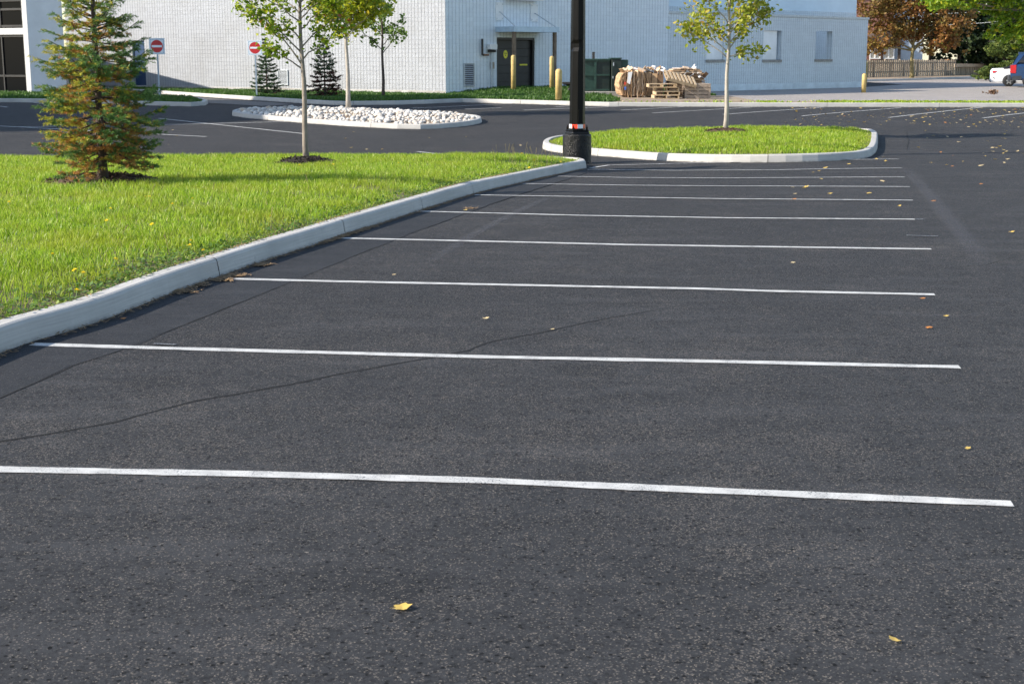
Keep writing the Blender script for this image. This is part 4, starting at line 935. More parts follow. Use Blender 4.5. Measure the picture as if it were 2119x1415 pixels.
# ------------------------------------------------------------------ cardboard bales
rc = random.Random(5)
def sheetstack(mb, cx, cy, z0_, lx_, ly_, hz_, axis, n_, mats, bulge, fr):
    """compressed flattened boxes: many slightly ragged curved sheets stacked along an axis"""
    mb.mat('cardboard_dark'); mb.box(cx-lx_*.40, cx+lx_*.40, cy-ly_*.42, cy+ly_*.42, z0_+hz_*.08, z0_+hz_*.88, fr, bev=.04)
    for k in range(n_):
        t_ = (k+.5)/n_; th = (lx_ if axis == 'x' else hz_)/n_*rc.uniform(.55, .95)
        mb.mat(rc.choice(mats)); sh_ = 1-bulge*(2*t_-1)**4*.35-rc.uniform(0, .12)
        S = 7; vs = []; fs = []
        for i in range(S+1):
            u = i/S; c_ = math.sin(math.pi*u)
            for j in (0, 1):
                if axis == 'x':
                    zz_ = z0_+u*hz_*sh_+(1-sh_)*hz_*.5+rc.uniform(-.02, .02); xx = cx-lx_/2+t_*lx_+(t_-.5)*c_*bulge*lx_*.35+rc.uniform(-.022, .022)
                    yy = cy+(j-.5)*ly_*sh_+rc.uniform(-.03, .03)
                    vs += [(xx-th/2, yy, zz_), (xx+th/2, yy, zz_)]
                else:
                    xx = cx-lx_/2+u*lx_*sh_+(1-sh_)*lx_*.5; zz_ = z0_+t_*hz_+c_*bulge*hz_*.14*(t_*1.4-.2)+rc.uniform(-.008, .008); yy = cy+(j-.5)*ly_*sh_+rc.uniform(-.03, .03)
                    vs += [(xx, yy, zz_-th/2), (xx, yy, zz_+th/2)]
        for i in range(S):
            a = i*4; b_ = a+4
            fs += [(a, b_, b_+1, a+1), (a+2, a+3, b_+3, b_+2), (a, a+2, b_+2, b_), (a+1, b_+1, b_+3, a+3)]
        fs += [(0, 1, 3, 2), (S*4, S*4+2, S*4+3, S*4+1)]
        mb.add(vs, fs, None, fr)
def bits(mb, cx, cy, z, rx_, ry_, n_, mats, fr, s_=.12, zr=.1):
    for _ in range(n_):
        mb.mat(rc.choice(mats)); x = cx+rc.uniform(-rx_, rx_); y = cy+rc.uniform(-ry_, ry_); zz_ = z+rc.uniform(0, zr); q = []
        e = Euler((rc.uniform(-.9, .9), rc.uniform(-.9, .9), rc.uniform(0, 6))).to_matrix(); a, b_ = s_*rc.uniform(.5, 1.5), s_*rc.uniform(.4, 1)
        vs = [e @ Vector((i*a, j*b_, k*.012)) for k in (-1, 1) for i, j in ((-1, -1), (1, -1), (1, 1), (-1, 1))]
        mb.add([(x+v_.x, y+v_.y, zz_+v_.z) for v_ in vs], [(3, 2, 1, 0), (4, 5, 6, 7), (0, 1, 5, 4), (1, 2, 6, 5), (2, 3, 7, 6), (3, 0, 4, 7)], None, fr)
brn = ['cardboard', 'cardboard', 'cardboard', 'cardboard_dark', 'cardboard_pale']
Yq = 60.6; a, b_, zb, zt_ = bx(1282, 1336, 202, 146, Yq); zb = .155
B1 = thing('cardboard_bale', ((a+b_)/2, Yq, zb), 'bulging bale of upright crushed cardboard, at the left of the heap', 'bale', 'crushed cardboard bales')
f0 = Fr((a+b_)/2, Yq+.5, 0, 8); mb = MB(); sheetstack(mb, 0, 0, zb, (b_-a), 1.25, zt_-zb, 'x', 30, brn, .55, f0); bits(mb, 0, 0, zt_-.02, .5, .5, 16, ['cardboard_pale', 'paper_white', 'cardboard'], f0); mb.build('layers', None, B1)
mb = MB(); mb.mat('paper_white'); c_ = PY(1303, 150, Yq-.2); mb.add([(c_.x-.06, Yq-.17, c_.z), (c_.x+.12, Yq-.17, c_.z+.02), (c_.x+.02, Yq-.2, c_.z-.5), (c_.x-.1, Yq-.2, c_.z-.42)], [(0, 1, 2, 3)])
mb.mat('paper_red'); c_ = PY(1294, 170, Yq-.2); mb.add([(c_.x-.05, Yq-.19, c_.z), (c_.x+.04, Yq-.19, c_.z), (c_.x+.03, Yq-.19, c_.z-.12), (c_.x-.05, Yq-.19, c_.z-.12)], [(0, 1, 2, 3)])
mb.mat('paper_blue'); mb.add([(c_.x-.05, Yq-.19, c_.z-.2), (c_.x+.05, Yq-.19, c_.z-.2), (c_.x+.04, Yq-.19, c_.z-.33), (c_.x-.04, Yq-.19, c_.z-.33)], [(0, 1, 2, 3)]); mb.build('printed_boxes', None, B1)
a, b_, _, zt_ = bx(1338, 1375, 202, 147, Yq+.3)
B2 = thing('cardboard_bale', ((a+b_)/2, Yq+.3, zb), 'flat sided brown cardboard bale, middle one behind the pallets', 'bale', 'crushed cardboard bales')
f0 = Fr((a+b_)/2, Yq+.9, 0, -6); mb = MB(); sheetstack(mb, 0, 0, zb, (b_-a)*.96, 1.1, zt_-zb, 'x', 22, ['cardboard', 'cardboard_dark', 'cardboard'], .15, f0); [(mb.mat(('cardboard', 'cardboard', 'cardboard_dark')[q]), mb.box(-.36+q*.26, -.36+q*.26+.235, -.60-.02*q, -.57, zb+.03, zt_-.06-.05*q, f0)) for q in range(3)]; bits(mb, 0, 0, zt_, .35, .5, 22, ['cardboard_pale', 'paper_white', 'cardboard'], f0); mb.build('layers', None, B2)
Yq2 = 61.2; a, b_, _, zt_ = bx(1380, 1462, 200, 141, Yq2); zm = PY(1400, 172, Yq2).z
B3 = thing('cardboard_bale', ((a+b_)/2, Yq2, zb), 'large bale of flat stacked cardboard with a torn drooping top, rightmost bale', 'bale', 'crushed cardboard bales')
f0 = Fr((a+b_)/2, Yq2+.6, 0, 3); mb = MB(); sheetstack(mb, 0, 0, zb, (b_-a)*.96, 1.2, zt_-zb-.1, 'z', 24, ['cardboard', 'cardboard_dark', 'cardboard_dark', 'cardboard'], .7, f0)
sheetstack(mb, -.05, -.08, zt_-.30, (b_-a)*.86, 1.3, .26, 'z', 4, ['cardboard_pale', 'cardboard'], 1.2, f0)
bits(mb, .3, -.66, zm+.1, .5, .05, 14, ['paper_white', 'cardboard', 'cardboard_pale', 'cardboard_dark'], f0, .09, .5); bits(mb, -.05, -.1, zt_-.02, .55, .4, 5, ['paper_white', 'cardboard_pale'], f0, .14, .04); mb.build('layers', None, B3)

# ------------------------------------------------------------------ pallets
def pallet(loc, rz, rxyz, wd, mat, label, n_slat=7, cross=False):
    f = ID; r = thing('pallet', loc, label, 'pallet', 'wooden pallets by the cardboard bales'); L, W, H_ = wd, 1.0, .148
    bm_ = MB(); bm_.mat(mat); s_ = MB(); s_.mat(mat)
    if cross:
        for i in range(n_slat): x = -L/2+i*(L-.09)/(n_slat-1); bm_.box(x, x+.09, -W/2, W/2, H_-.018, H_)
        for x in (-L/2, -.045, L/2-.09): bm_.box(x, x+.09, -W/2, W/2, 0, .018)
        for y in (-W/2, -.02, W/2-.04): s_.box(-L/2, L/2, y, y+.04, .0185, H_-.0185)
    else:
        for i in range(n_slat): y = -W/2+i*(W-.09)/(n_slat-1); bm_.box(-L/2, L/2, y, y+.09, H_-.02, H_)
        for y in (-W/2, -.045, W/2-.09): bm_.box(-L/2, L/2, y, y+.09, 0, .02)
        for x in (-L/2, -.02, L/2-.04): s_.box(x, x+.045, -W/2+.004, W/2-.004, .0205, H_-.0205)
    for nm, q in (('deck_boards', bm_), ('stringers', s_)):
        o = q.build(nm, None, None); o.location = (0, 0, min(v_[2] for v_ in q.v)); a = np.array(q.v); o.location.x = (a[:, 0].min()+a[:, 0].max())/2; o.location.y = (a[:, 1].min()+a[:, 1].max())/2; o.parent = r
    r.rotation_euler = (rxyz[0], rxyz[1], rz); return r
Yp = 58.7
def pl(px_, py_, Y): return PY(px_, py_, Y)
p = pl(1381, 204, Yp); z = .157
names_ = ['bottom pale pallet of the front stack before the cardboard', 'second pale pallet up in the front stack', 'third pallet up in the front stack, set back a little', 'topmost flat pallet of the front stack']
for k in range(4): pallet((p.x+(-.05, .0, .0, -.2)[k], Yp+.4+(0, .1, .15, .05)[k], z+k*.15), rc.uniform(-.06, .06), (0, 0, 0), (1.02, .98, 1.0, 1.15)[k], 'pallet_wood', names_[k])
p2 = pl(1409, 175, Yp+.3); pallet((p2.x-.05, Yp+.35, z+4*.15+.12), .12, (R(18), R(14), 0), 1.25, 'pallet_wood', 'tilted pallet leaning slatted side up on top of the front stack', 8, True)
p3 = pl(1439, 204, Yp+.5)
nm2 = ['bottom grey pallet of the right hand stack', 'second grey pallet of the right hand stack', 'third grey pallet of the right hand stack', 'top grey pallet of the right hand stack']
for k in range(4): pallet((p3.x+.05, Yp+.65, z+k*.15), rc.uniform(-.04, .04)+.02, (0, 0, 0), 1.05, 'pallet_grey', nm2[k], 9, True)

# ------------------------------------------------------------------ trees
def leafmesh(name, C, size, mats, mi, parent, origin, seed, droop=.3, aspect=.62):
    """C (n,3) leaf centres: two-facet folded leaves"""
    r = np.random.default_rng(seed); n = len(C); s_ = size*r.uniform(.6, 1.3, n)
    d = r.normal(size=(n, 3)); d[:, 2] = d[:, 2]*.6-droop; d /= np.linalg.norm(d, axis=1)[:, None]
    u = r.normal(size=(n, 3)); u -= d*(u*d).sum(1)[:, None]; u /= np.linalg.norm(u, axis=1)[:, None]; w_ = np.cross(d, u)
    V = np.zeros((n, 6, 3)); S = s_[:, None]
    V[:, 0] = C-d*S*.5; V[:, 1] = C+d*S*.5
    V[:, 2] = C-d*S*.15+u*S*aspect*.5+w_*S*.12; V[:, 3] = C+d*S*.22+u*S*aspect*.42+w_*S*.12
    V[:, 4] = C-d*S*.15-u*S*aspect*.5+w_*S*.12; V[:, 5] = C+d*S*.22-u*S*aspect*.42+w_*S*.12
    return npmesh(name, V, 6, [(0, 2, 3, 1), (0, 1, 5, 4)], mats, parent, mi, origin)
def young_tree(base, top_z, lean, tr, crown0, specs, leaf, leafmat, bark, label, seed, twigs=5, lp=16, cat='tree', group=None, spread=.13):
    """slim planted tree. specs: list of (height fraction or z, azimuth deg, length, rise)"""
    r = random.Random(seed); rn = np.random.default_rng(seed)
    root = thing('young_tree', base, label, cat, group); mb = MB(); mb.mat(bark); H_ = top_z-base.z
    tp = []
    for k in range(13):
        t_ = k/12; tp.append((base.x+lean[0]*t_+.015*math.sin(k*1.3+seed), base.y+lean[1]*t_+.015*math.cos(k*1.7+seed), base.z-.05+t_*(H_+.05)))
    rad = [tr*(1-.80*(k/12)**.9)*(1.25 if k == 0 else 1) for k in range(13)]
    mb.tube(tp, rad, 8); C = []
    def at(t_):
        t_ = max(0, min(.999, t_))*12; k = int(t_); f = t_-k; return Vector([tp[k][i]*(1-f)+tp[k+1][i]*f for i in range(3)])
    for (hf, az, L, rs) in specs:
        s0 = at(hf); d = Vector((math.cos(R(az)), math.sin(R(az)), 0)); pts = [s0]; n_ = 6
        for k in range(1, n_+1): u = k/n_; pts.append(s0+d*L*u+Vector((r.uniform(-.03, .03), r.uniform(-.03, .03), L*rs*u*(1.15-.35*u)+r.uniform(-.02, .02))))
        r0 = tr*.36*(1-hf*.5); mb.tube(pts, [r0*(1-.75*k/n_) for k in range(n_+1)], 5)
        for q in range(twigs):
            u = r.uniform(.25, 1); k = min(int(u*n_), n_-1); b0 = pts[k]+(pts[k+1]-pts[k])*(u*n_-k); tl = L*r.uniform(.18, .38); td = (d+Vector((r.uniform(-1, 1), r.uniform(-1, 1), r.uniform(-.1, .9)))).normalized(); b1 = b0+td*tl
            mb.tube([b0, (b0+b1)/2+Vector((0, 0, .02)), b1], [r0*.3, r0*.22, r0*.12], 4)
            m_ = int(lp*r.uniform(.6, 1.3)); tt = rn.uniform(.2, 1.1, m_); cc = np.array(b0)[None]+(np.array(b1)-np.array(b0))[None]*tt[:, None]+rn.normal(0, spread*.5, (m_, 3)); C.append(cc)
        m_ = int(lp*.8); cc = np.array(pts[-1])[None]+rn.normal(0, spread*.7, (m_, 3)); C.append(cc)
    m_ = int(lp*2.2); tt = rn.uniform(crown0, 1, m_)
    C.append(np.array([list(at(t_)) for t_ in tt])+rn.normal(0, spread*.8, (m_, 3)))
    mb.build('trunk', None, root, True)
    leafmesh('crown', np.concatenate(C), leaf, [leafmat], None, root, tuple(base), seed); return root
def gen_specs(n_, h0, h1, L0, L1, rise, seed, az0=0):
    r = random.Random(seed); return [(h0+(h1-h0)*k/(n_-1), az0+137.5*k+r.uniform(-20, 20), L0+(L1-L0)*(k/(n_-1))+r.uniform(-.1, .1), rise*r.uniform(.7, 1.3)) for k in range(n_)]
# nearest slim tree on the lawn: crown starts 190 px above its foot
b1 = P(635, 340, .20)
sp1 = [(.385, 178, .62, .75), (.40, 185, 1.0, 1.25), (.42, 5, .80, .85), (.45, 200, .9, 1.0), (.47, 20, .75, .9), (.50, 150, .75, .8), (.54, 340, .7, .8), (.57, 190, .95, .7), (.6, 60, .6, .8)]+gen_specs(20, .58, .97, .75, .25, .9, 31)
young_tree(b1, b1.z+4.5, (-.07, 0), .058, .42, sp1, .085, 'oak_leaf', 'bark_grey', 'slim young tree with sparse green leaves on the near lawn', 3, 6, 24, spread=.13)
b2 = P(722, 229, .18)
young_tree(b2, b2.z+5.2, (-.08, 0), .085, .48, gen_specs(30, .44, .97, 1.25, .5, .75, 32, 90), .15, 'maple_leaf', 'bark_pale', 'young maple with a full yellow green crown in the river stone bed', 4, 7, 24, spread=.28)
b3 = P(793.5, 203.5, .13)
young_tree(b3, b3.z+4.6, (-.02, 0), .075, .42, gen_specs(16, .40, .95, 1.05, .35, .8, 33, 40), .16, 'shade_leaf', 'bark_dark', 'thin young tree with small green leaves against the white warehouse wall', 5, 5, 13, spread=.18)
b4 = P(1501, 275, .19)
sp4 = [(.42, 178, 1.15, .75), (.43, 5, .75, .18), (.45, 165, 1.2, .85), (.47, 15, .95, 1.2), (.5, 190, .85, .9)]+gen_specs(20, .5, .97, 1.0, .35, 1.0, 34)
young_tree(b4, b4.z+4.7, (.03, 0), .068, .45, sp4, .115, 'maple_leaf_yellow', 'bark_pale', 'young maple with yellowing leaves on the grass island right of the lamp post', 6, 6, 22, spread=.19)

def mulch_ring(c, rx_, ry_, mat, label, seed, zf):
    r = np.random.default_rng(seed); mb = MB(); n_ = 28; vs = []; fs = []
    rings = 5
    for k in range(rings+1):
        u = k/rings
        for i in range(n_):
            a = 2*math.pi*i/n_; q = u*(1+.08*math.sin(3*a+seed)+.06*math.sin(7*a)); x = c.x+rx_*q*math.cos(a); y = c.y+ry_*q*math.sin(a)
            z = float(zf(np.array([x]), np.array([y]))[0])+(.11*(1-u**3)+r.uniform(-.022, .022) if k < rings else -.03); vs.append((x, y, z))
    for k in range(rings):
        for i in range(n_): j = (i+1) % n_; fs.append((k*n_+i, k*n_+j, (k+1)*n_+j, (k+1)*n_+i))
    fs.append(tuple(range(n_))); mb.mat(mat); mb.add(vs, fs)
    # loose chips
    for _ in range(450):
        a = r.uniform(0, 6.28); u = math.sqrt(r.uniform(0, 1.05)); x = c.x+rx_*u*math.cos(a); y = c.y+ry_*u*math.sin(a); z = float(zf(np.array([x]), np.array([y]))[0])+.11*(1-min(u, 1)**3)+r.uniform(0, .03)
        e = Euler(r.uniform(-.8, .8, 3)).to_matrix(); l_, w2 = r.uniform(.015, .05), r.uniform(.005, .014)
        ca, sa = math.cos(a*7), math.sin(a*7); mb.add([tuple(Vector((x, y, z))+e @ Vector((ca*i*l_-sa*j*w2, sa*i*l_+ca*j*w2, 0))) for i, j in ((-1, -1), (1, -1), (1, 1), (-1, 1))], [(0, 1, 2, 3)])
    o = mb.build('mulch_bed', None); return tag(o, label, 'mulch')
mulch_ring(SPR, .80, .62, 'mulch', 'ring of brown bark mulch round the foot of the rusty spruce', 1, near_z)
mulch_ring(TR1, .58, .45, 'mulch_dark', 'ring of black soil and mulch round the slim tree on the near lawn', 2, near_z)
mulch_ring(T4, .66, .5, 'mulch', 'ring of pale mulch round the tree on the right grass island', 3, isl_z)

def spruce(base, H_, Rb, levels, per, label, seed, mats, pick, nl=.03, group=None, twn=9, nn=26, dark_trunk='bark_dark', nw=.006, profile=None, z0=.045, elr=.12, subv=.2):
    r = random.Random(seed); rn = np.random.default_rng(seed); root = thing('spruce_tree', base, label, 'tree', group)
    mb = MB(); mb.mat(dark_trunk); tr = H_*.013+.01
    mb.tube([(base.x+.01*math.sin(k*2), base.y, base.z-.05+k*(H_+.05)/10) for k in range(11)], [tr*(1.5 if k == 0 else 1)*(1-.9*k/10) for k in range(11)], 8)
    T0 = []; T1 = []
    for l in range(levels):
        t_ = (l+.3)/levels; z = base.z+H_*(z0+(.985-z0)*t_**1.05); Rr = Rb*(profile(t_) if profile else (1-t_)**.85)
        for k in range(per if t_ < .8 else max(3, per-3)):
            az = 2*math.pi*(k/per)+l*1.1+r.uniform(-.3, .3); L = max(.08, Rr*r.uniform(.72, 1.12)); el = -.22+.85*t_+r.uniform(-elr, elr)
            d = Vector((math.cos(az), math.sin(az), 0)); s0 = Vector((base.x, base.y, z+r.uniform(-.04, .04)*H_*.3)); pts = []
            for q in range(6): u = q/5; pts.append(s0+d*L*u+Vector((0, 0, L*(el*u-.20*u*(1-t_)*math.sin(u*2.2)+.16*u*u*u))))
            mb.tube(pts, [tr*.17*(1-.8*q/5)+.002 for q in range(6)], 4)
            nt_ = max(3, int(twn*L/Rb*1.5)+1)
            for q in range(nt_):
                u = .22+.78*(q+r.random())/nt_ if q else 1.0; kk = min(int(u*5), 4); p0 = pts[kk]+(pts[kk+1]-pts[kk])*(u*5-kk) if u < 1 else pts[5]
                sd = r.choice((-1, 1)); side_ = Vector((-d.y, d.x, 0))*sd; tl = (Rb*.30*(1.15-u*.6))*(.45+.55*(1-t_))*r.uniform(.7, 1.2)
                dd = (d*(.75 if q else 1.3)+side_*(.8 if q else .0)+Vector((0, 0, r.uniform(-subv-.05, subv)))).normalized()
                p1 = p0+dd*tl; T0.append(p0-dd*tl*.1); T1.append(p1)
                if tl > .14:
                    for s2 in (-1, 1):
                        m_ = p0+dd*tl*r.uniform(.3, .6); d2 = (dd*.8+Vector((-dd.y, dd.x, 0))*s2*.75+Vector((0, 0, r.uniform(-.2, .15)))).normalized(); T0.append(m_); T1.append(m_+d2*tl*.45)
    A = np.array([list(v_) for v_ in T0]); B = np.array([list(v_) for v_ in T1]); n_ = len(A); D = B-A; Ln = np.linalg.norm(D, axis=1)
    # needle tufts along each twig
    cnt = nn; t2 = rn.uniform(0, 1, (n_, cnt)); Pn = A[:, None]+D[:, None]*t2[..., None]; dn = D/Ln[:, None]
    rv = rn.normal(size=(n_, cnt, 3)); rv -= dn[:, None]*(rv*dn[:, None]).sum(2)[..., None]; rv /= np.linalg.norm(rv, axis=2)[..., None]
    nd = rv*.75+dn[:, None]*.75; nd /= np.linalg.norm(nd, axis=2)[..., None]; wv = np.cross(nd, rn.normal(size=(n_, cnt, 3))); wv /= np.linalg.norm(wv, axis=2)[..., None]
    ln = nl*rn.uniform(.7, 1.25, (n_, cnt, 1)); V = np.stack([Pn-wv*nw/2, Pn+wv*nw/2, Pn+nd*ln+wv*nw*.35, Pn+nd*ln-wv*nw*.35], 2).reshape(-1, 4, 3)
    mids = (A+B)/2; mi = np.repeat(np.array([pick(Vector(m_)-base, H_, rn) for m_ in mids]), cnt)
    tw = MB(); tw.mat(dark_trunk)
    mb.build('trunk', None, root, True)
    npmesh('crown', V, 4, [(0, 1, 2, 3)], mats, root, mi, tuple(base)); return root
def pick_big(v_, H_, rn):
    rad = math.hypot(v_.x, v_.y); lim = 1.0*(1-v_.z/H_)**.85; inner = 1-rad/max(lim, .2); hh = v_.z
    left = v_.x < .1
    wv = math.sin(v_.x*5+1)*math.sin(v_.z*6)+.5*math.sin(v_.y*7+v_.z*3)
    p_r = max(0, inner*1.7-.22)*(1 if .1 < hh < 2.2 else .15)+(.14 if hh < .8 else 0); p_y = (.42 if (left and .6 < hh < 2.6) else .10)+.18*wv
    x = rn.uniform()
    if x < p_r*.65: return 2
    if x < p_r*.65+max(p_y, .02): return 1
    return 0
SB = P(214, 386, .18)
spruce(SB, 4.0, .86, 27, 9, 'tall spruce with green tips and rusty brown inner needles on the near lawn', 9, ['needle_green', 'needle_yellow', 'needle_rust'], pick_big, .034, twn=12, nn=32, nw=.0058, profile=lambda t_: float(np.interp(t_, [0, .06, .2, .36, .5, .75, .9, 1], [.66, .88, 1.0, .84, .56, .20, .08, .03])), z0=.10, elr=.24, subv=.35)
sa = P(553, 198, .13); sb = P(673, 202.5, .13)
spruce(sa, 2.55, .72, 16, 7, 'small narrow dark spruce just right of the second no entry sign', 12, ['needle_dark', 'needle_maroon'], lambda v_, H_, rn: 1 if rn.uniform() < (.3 if v_.z > H_*.85 or v_.z < .3 else .03) else 0, .06, 'small dark spruces at the warehouse foot', 7, 14, nw=.02)
spruce(sb, 2.55, .82, 16, 7, 'small dark spruce with reddish dead lower branches against the white wall', 14, ['needle_dark', 'needle_maroon'], lambda v_, H_, rn: 1 if rn.uniform() < (.75 if v_.z < H_*.42 else .08) else 0, .06, 'small dark spruces at the warehouse foot', 7, 14, nw=.02)

# ------------------------------------------------------------------ background right
def big_tree(name, base, H_, tr, blobs, n_, leaf, mats, bark, label, seed, limbs=True, droop=.3, cat='tree', group=None, th=None):
    """blobs: (dx, dy, z, rx, ry, rz) foliage masses relative to the foot"""
    r = random.Random(seed); rn = np.random.default_rng(seed); root = thing(name, base, label, cat, group); mb = MB(); mb.mat(bark)
    th = th or H_*.35
    mb.tube([(base.x, base.y, base.z-.1), (base.x+.03, base.y, base.z+.3), (base.x-.05, base.y, base.z+th*.6), (base.x, base.y, base.z+th)], [tr*1.35, tr, tr*.85, tr*.75], 10)
    C = []; tot = sum(b_[3]*b_[4]*b_[5] for b_ in blobs)**1.0
    for (dx, dy, z, rx_, ry_, rz_) in blobs:
        c_ = Vector((base.x+dx, base.y+dy, base.z+z)); s0 = Vector((base.x, base.y, base.z+th*r.uniform(.75, 1)))
        if limbs:
            m_ = s0.lerp(c_, .5)+Vector((r.uniform(-.3, .3), r.uniform(-.3, .3), .25)); mb.tube([s0, m_, c_], [tr*.5, tr*.3, tr*.12], 6)
            for _ in range(5):
                e = c_+Vector((r.uniform(-1, 1)*rx_*.8, r.uniform(-1, 1)*ry_*.8, r.uniform(-.8, .8)*rz_)); mb.tube([m_.lerp(c_, r.uniform(.2, .9)), e], [tr*.12, tr*.04], 4)
        k = max(30, int(n_*rx_*ry_*rz_/tot)); ncl = max(6, k//22)
        d = rn.normal(size=(ncl, 3)); d /= np.linalg.norm(d, axis=1)[:, None]; rr_ = rn.uniform(.25, 1, (ncl, 1))**.45; cl = np.array(c_)+d*rr_*np.array([rx_, ry_, rz_])
        idx = rn.integers(0, ncl, k); C.append(cl[idx]+rn.normal(0, 1, (k, 3))*np.array([rx_, ry_, rz_])*.115)
    mb.build('trunk', None, root, True); leafmesh('crown', np.concatenate(C), leaf, mats, None, root, tuple(base), seed, droop); return root
def blobs_rand(n_, X, Y, Z, r0, r1, seed):
    r = random.Random(seed); out = []
    for _ in range(n_): q = r.uniform(r0, r1); out.append((r.uniform(*X), r.uniform(*Y), r.uniform(*Z), q*1.15, q, q*.75))
    return out
# wooden fence
FA = P(1792, 163.5); FB = P(2032, 158.5); dv_ = (FB-FA).normalized(); FA2 = FA-dv_*14; fang = math.degrees(math.atan2(dv_.y, dv_.x)); FN = Fr(FA2.x, FA2.y, 0, fang); FLn = (FB-FA2).length
zt1 = PY(1850, 124.5, FA.y+2).z; xst = FN.hit(1975, 140)[0]; zt2 = FN.hit(2000, 139)[1]
FE = thing('wooden_fence', FA2, 'weathered upright board fence behind the yard at the right', 'fence')
mb = MB(); mb.mat('fence_wood'); x = 0; rf = random.Random(2); k = 0
while x < xst:
    mb.box(x, x+.20, -.06, -.035, .08+rf.uniform(-.05, .05), zt1+rf.uniform(-.04, .05), FN); mb.mat('bark_dark'); mb.box(x+.17, x+.35, .10, .12, .1, zt1-.05, FN); mb.mat('fence_wood'); x += .335+rf.uniform(-.01, .01); k += 1  # back boards coloured dark, shade of the gaps painted into them
mb.build('boards', None, FE)
mb = MB(); mb.mat('fence_wood')
for z in (.55, zt1-.25): mb.box(0, xst, -.018, .018, z, z+.09, FN)
mb.build('rails', None, FE)
for xx in np.arange(.1, xst, 2.45): mb = MB(); mb.mat('fence_wood'); mb.box(xx-.06, xx+.06, .125, .24, 0, zt1+.05, FN); mb.build('post', None, FE)
LWf = thing('low_plank_wall', FN.w(xst, 0, 0), 'low plank retaining wall under a pale stone coping right of the fence', 'wall')
mb = MB(); mb.mat('fence_wood'); x = xst+.1
while x < FLn+3: mb.box(x, x+.2, -.05, .03, 0, zt2-.02, FN); x += .34
mb.mat('bin_dark'); mb.box(xst+.1, FLn+3, .04, .1, 0, zt2-.02, FN); mb.build('planks', None, LWf)
mb = MB(); mb.mat('coping_stone'); cz1 = FN.hit(2000, 132.5)[1]; mb.box(xst+.1, FLn+3.2, -.25, .6, zt2, cz1, FN, bev=.03); mb.build('coping', None, LWf)
mb = MB(); mb.mat('deck_wood'); a = FN.hit(1977, 128)[0]; mb.box(a, a+.3, .7, 1.0, 0, zt1+.02, FN); tag(mb.build('timber_post'), 'orange timber post at the end of the board fence', 'post')
RL = thing('railing', FN.w(xst+.5, 1.2, 0), 'dark picket railing above the stone coping', 'railing'); mb = MB(); mb.mat('rail_dark'); rz0, rz1 = cz1+.05, FN.hit(2020, 123.5, 1.2)[1]
mb.box(xst+.5, FLn+6, 1.2, 1.26, rz1-.06, rz1, FN); mb.box(xst+.5, FLn+6, 1.2, 1.26, rz0, rz0+.06, FN); mb.build('rail', None, RL)
mb = MB(); mb.mat('rail_dark'); 
for xx in np.arange(xst+.5, FLn+6, .2): mb.box(xx, xx+.05, 1.21, 1.25, rz0+.06, rz1-.06, FN)
mb.build('pickets', None, RL)
mb = MB(); mb.mat('white_paint')
for q in (2067, 2090): a = FN.hit(q, 125, 1.1)[0]; mb.box(a, a+.14, 1.05, 1.19, cz1, rz1+.12, FN)
mb.build('post', None, RL)
mb = MB(); mb.mat('tent_fabric'); ta, tz = FN.hit(2008, 124.5, 3.2); tb = FN.hit(2063, 124.5, 3.2)[0]; tzz = FN.hit(2030, 119.5, 3.2)[1]; tm = (ta+tb)/2
mb.add([(ta, 2.4, tz), (tb, 2.4, tz), (tb, 5.4, tz), (ta, 5.4, tz), (tm-.6, 3.9, tzz), (tm+.6, 3.9, tzz)], [(0, 1, 5, 4), (1, 2, 5), (2, 3, 4, 5), (3, 0, 4)], None, FN)
TT = thing('garden_canopy', FN.w(tm, 3.9, 0), 'low pale fabric canopy behind the railing', 'canopy'); mb.build('fabric', None, TT)
for a in (ta+.1, tb-.1): mb = MB(); mb.mat('white_paint'); mb.box(a-.04, a+.04, 2.45, 2.53, 0, tz, FN); mb.build('leg', None, TT)
# fence kerb
fk = px((1700, 172), (1792, 169.3), (1900, 166.5), (2030, 161.5)); kerb(fk, +1, 'kerb', h=.16, joint=6)
struct(sheet('verge_soil', [(p_[0], p_[1]+.15) for p_ in fk]+[FN.w(FLn, .3, 0)[:2], FN.w(6, .3, 0)[:2]], 'dirt', step=1.5, zfun=lambda x, y: .13))

# house behind the fence
Yh = FA.y+9; HS = thing('brick_house', (PY(1830, 150, Yh).x, Yh, 0), 'brick house with a brown porch roof and white windows behind the fence', 'house')
def hx(p, y=110, Y=Yh): return PY(p, y, Y).x
def hzz(y, Y=Yh): return PY(1830, y, Y).z
mb = MB(); mb.mat('brick_red'); mb.box(hx(1700), hx(1858), Yh+2, Yh+10, 0, 7.5); mb.build('wall', None, HS)
mb = MB(); mb.mat('house_pale'); mb.box(hx(1858)+.01, hx(1925), Yh+2.4, Yh+10, 0, 8.2); mb.build('siding_wall', None, HS)
mb = MB(); mb.mat('roof_brown'); g0, g1 = hx(1690), hx(1935); ez = 7.5; mb.prism([(g0, ez), (g1, ez+.7), ((g0+g1)/2, ez+4)], Yh+1.6, Yh+10.4); mb.build('roof', None, HS)
po = MB(); po.mat('roof_brown'); po.box(hx(1785), hx(1863), Yh, Yh+2, 0, hzz(124)); po.box(hx(1785), hx(1863), Yh+.02, Yh+2, hzz(95), hzz(92)); po.prism([(hx(1780), hzz(92)), (hx(1872), hzz(92)), (hx(1832), hzz(55))], Yh-.4, Yh+2)
for q in (1787, 1825.5, 1861): po.box(hx(q)-.12, hx(q)+.12, Yh-.02, Yh+.12, hzz(124), hzz(93))
po.build('porch', None, HS)
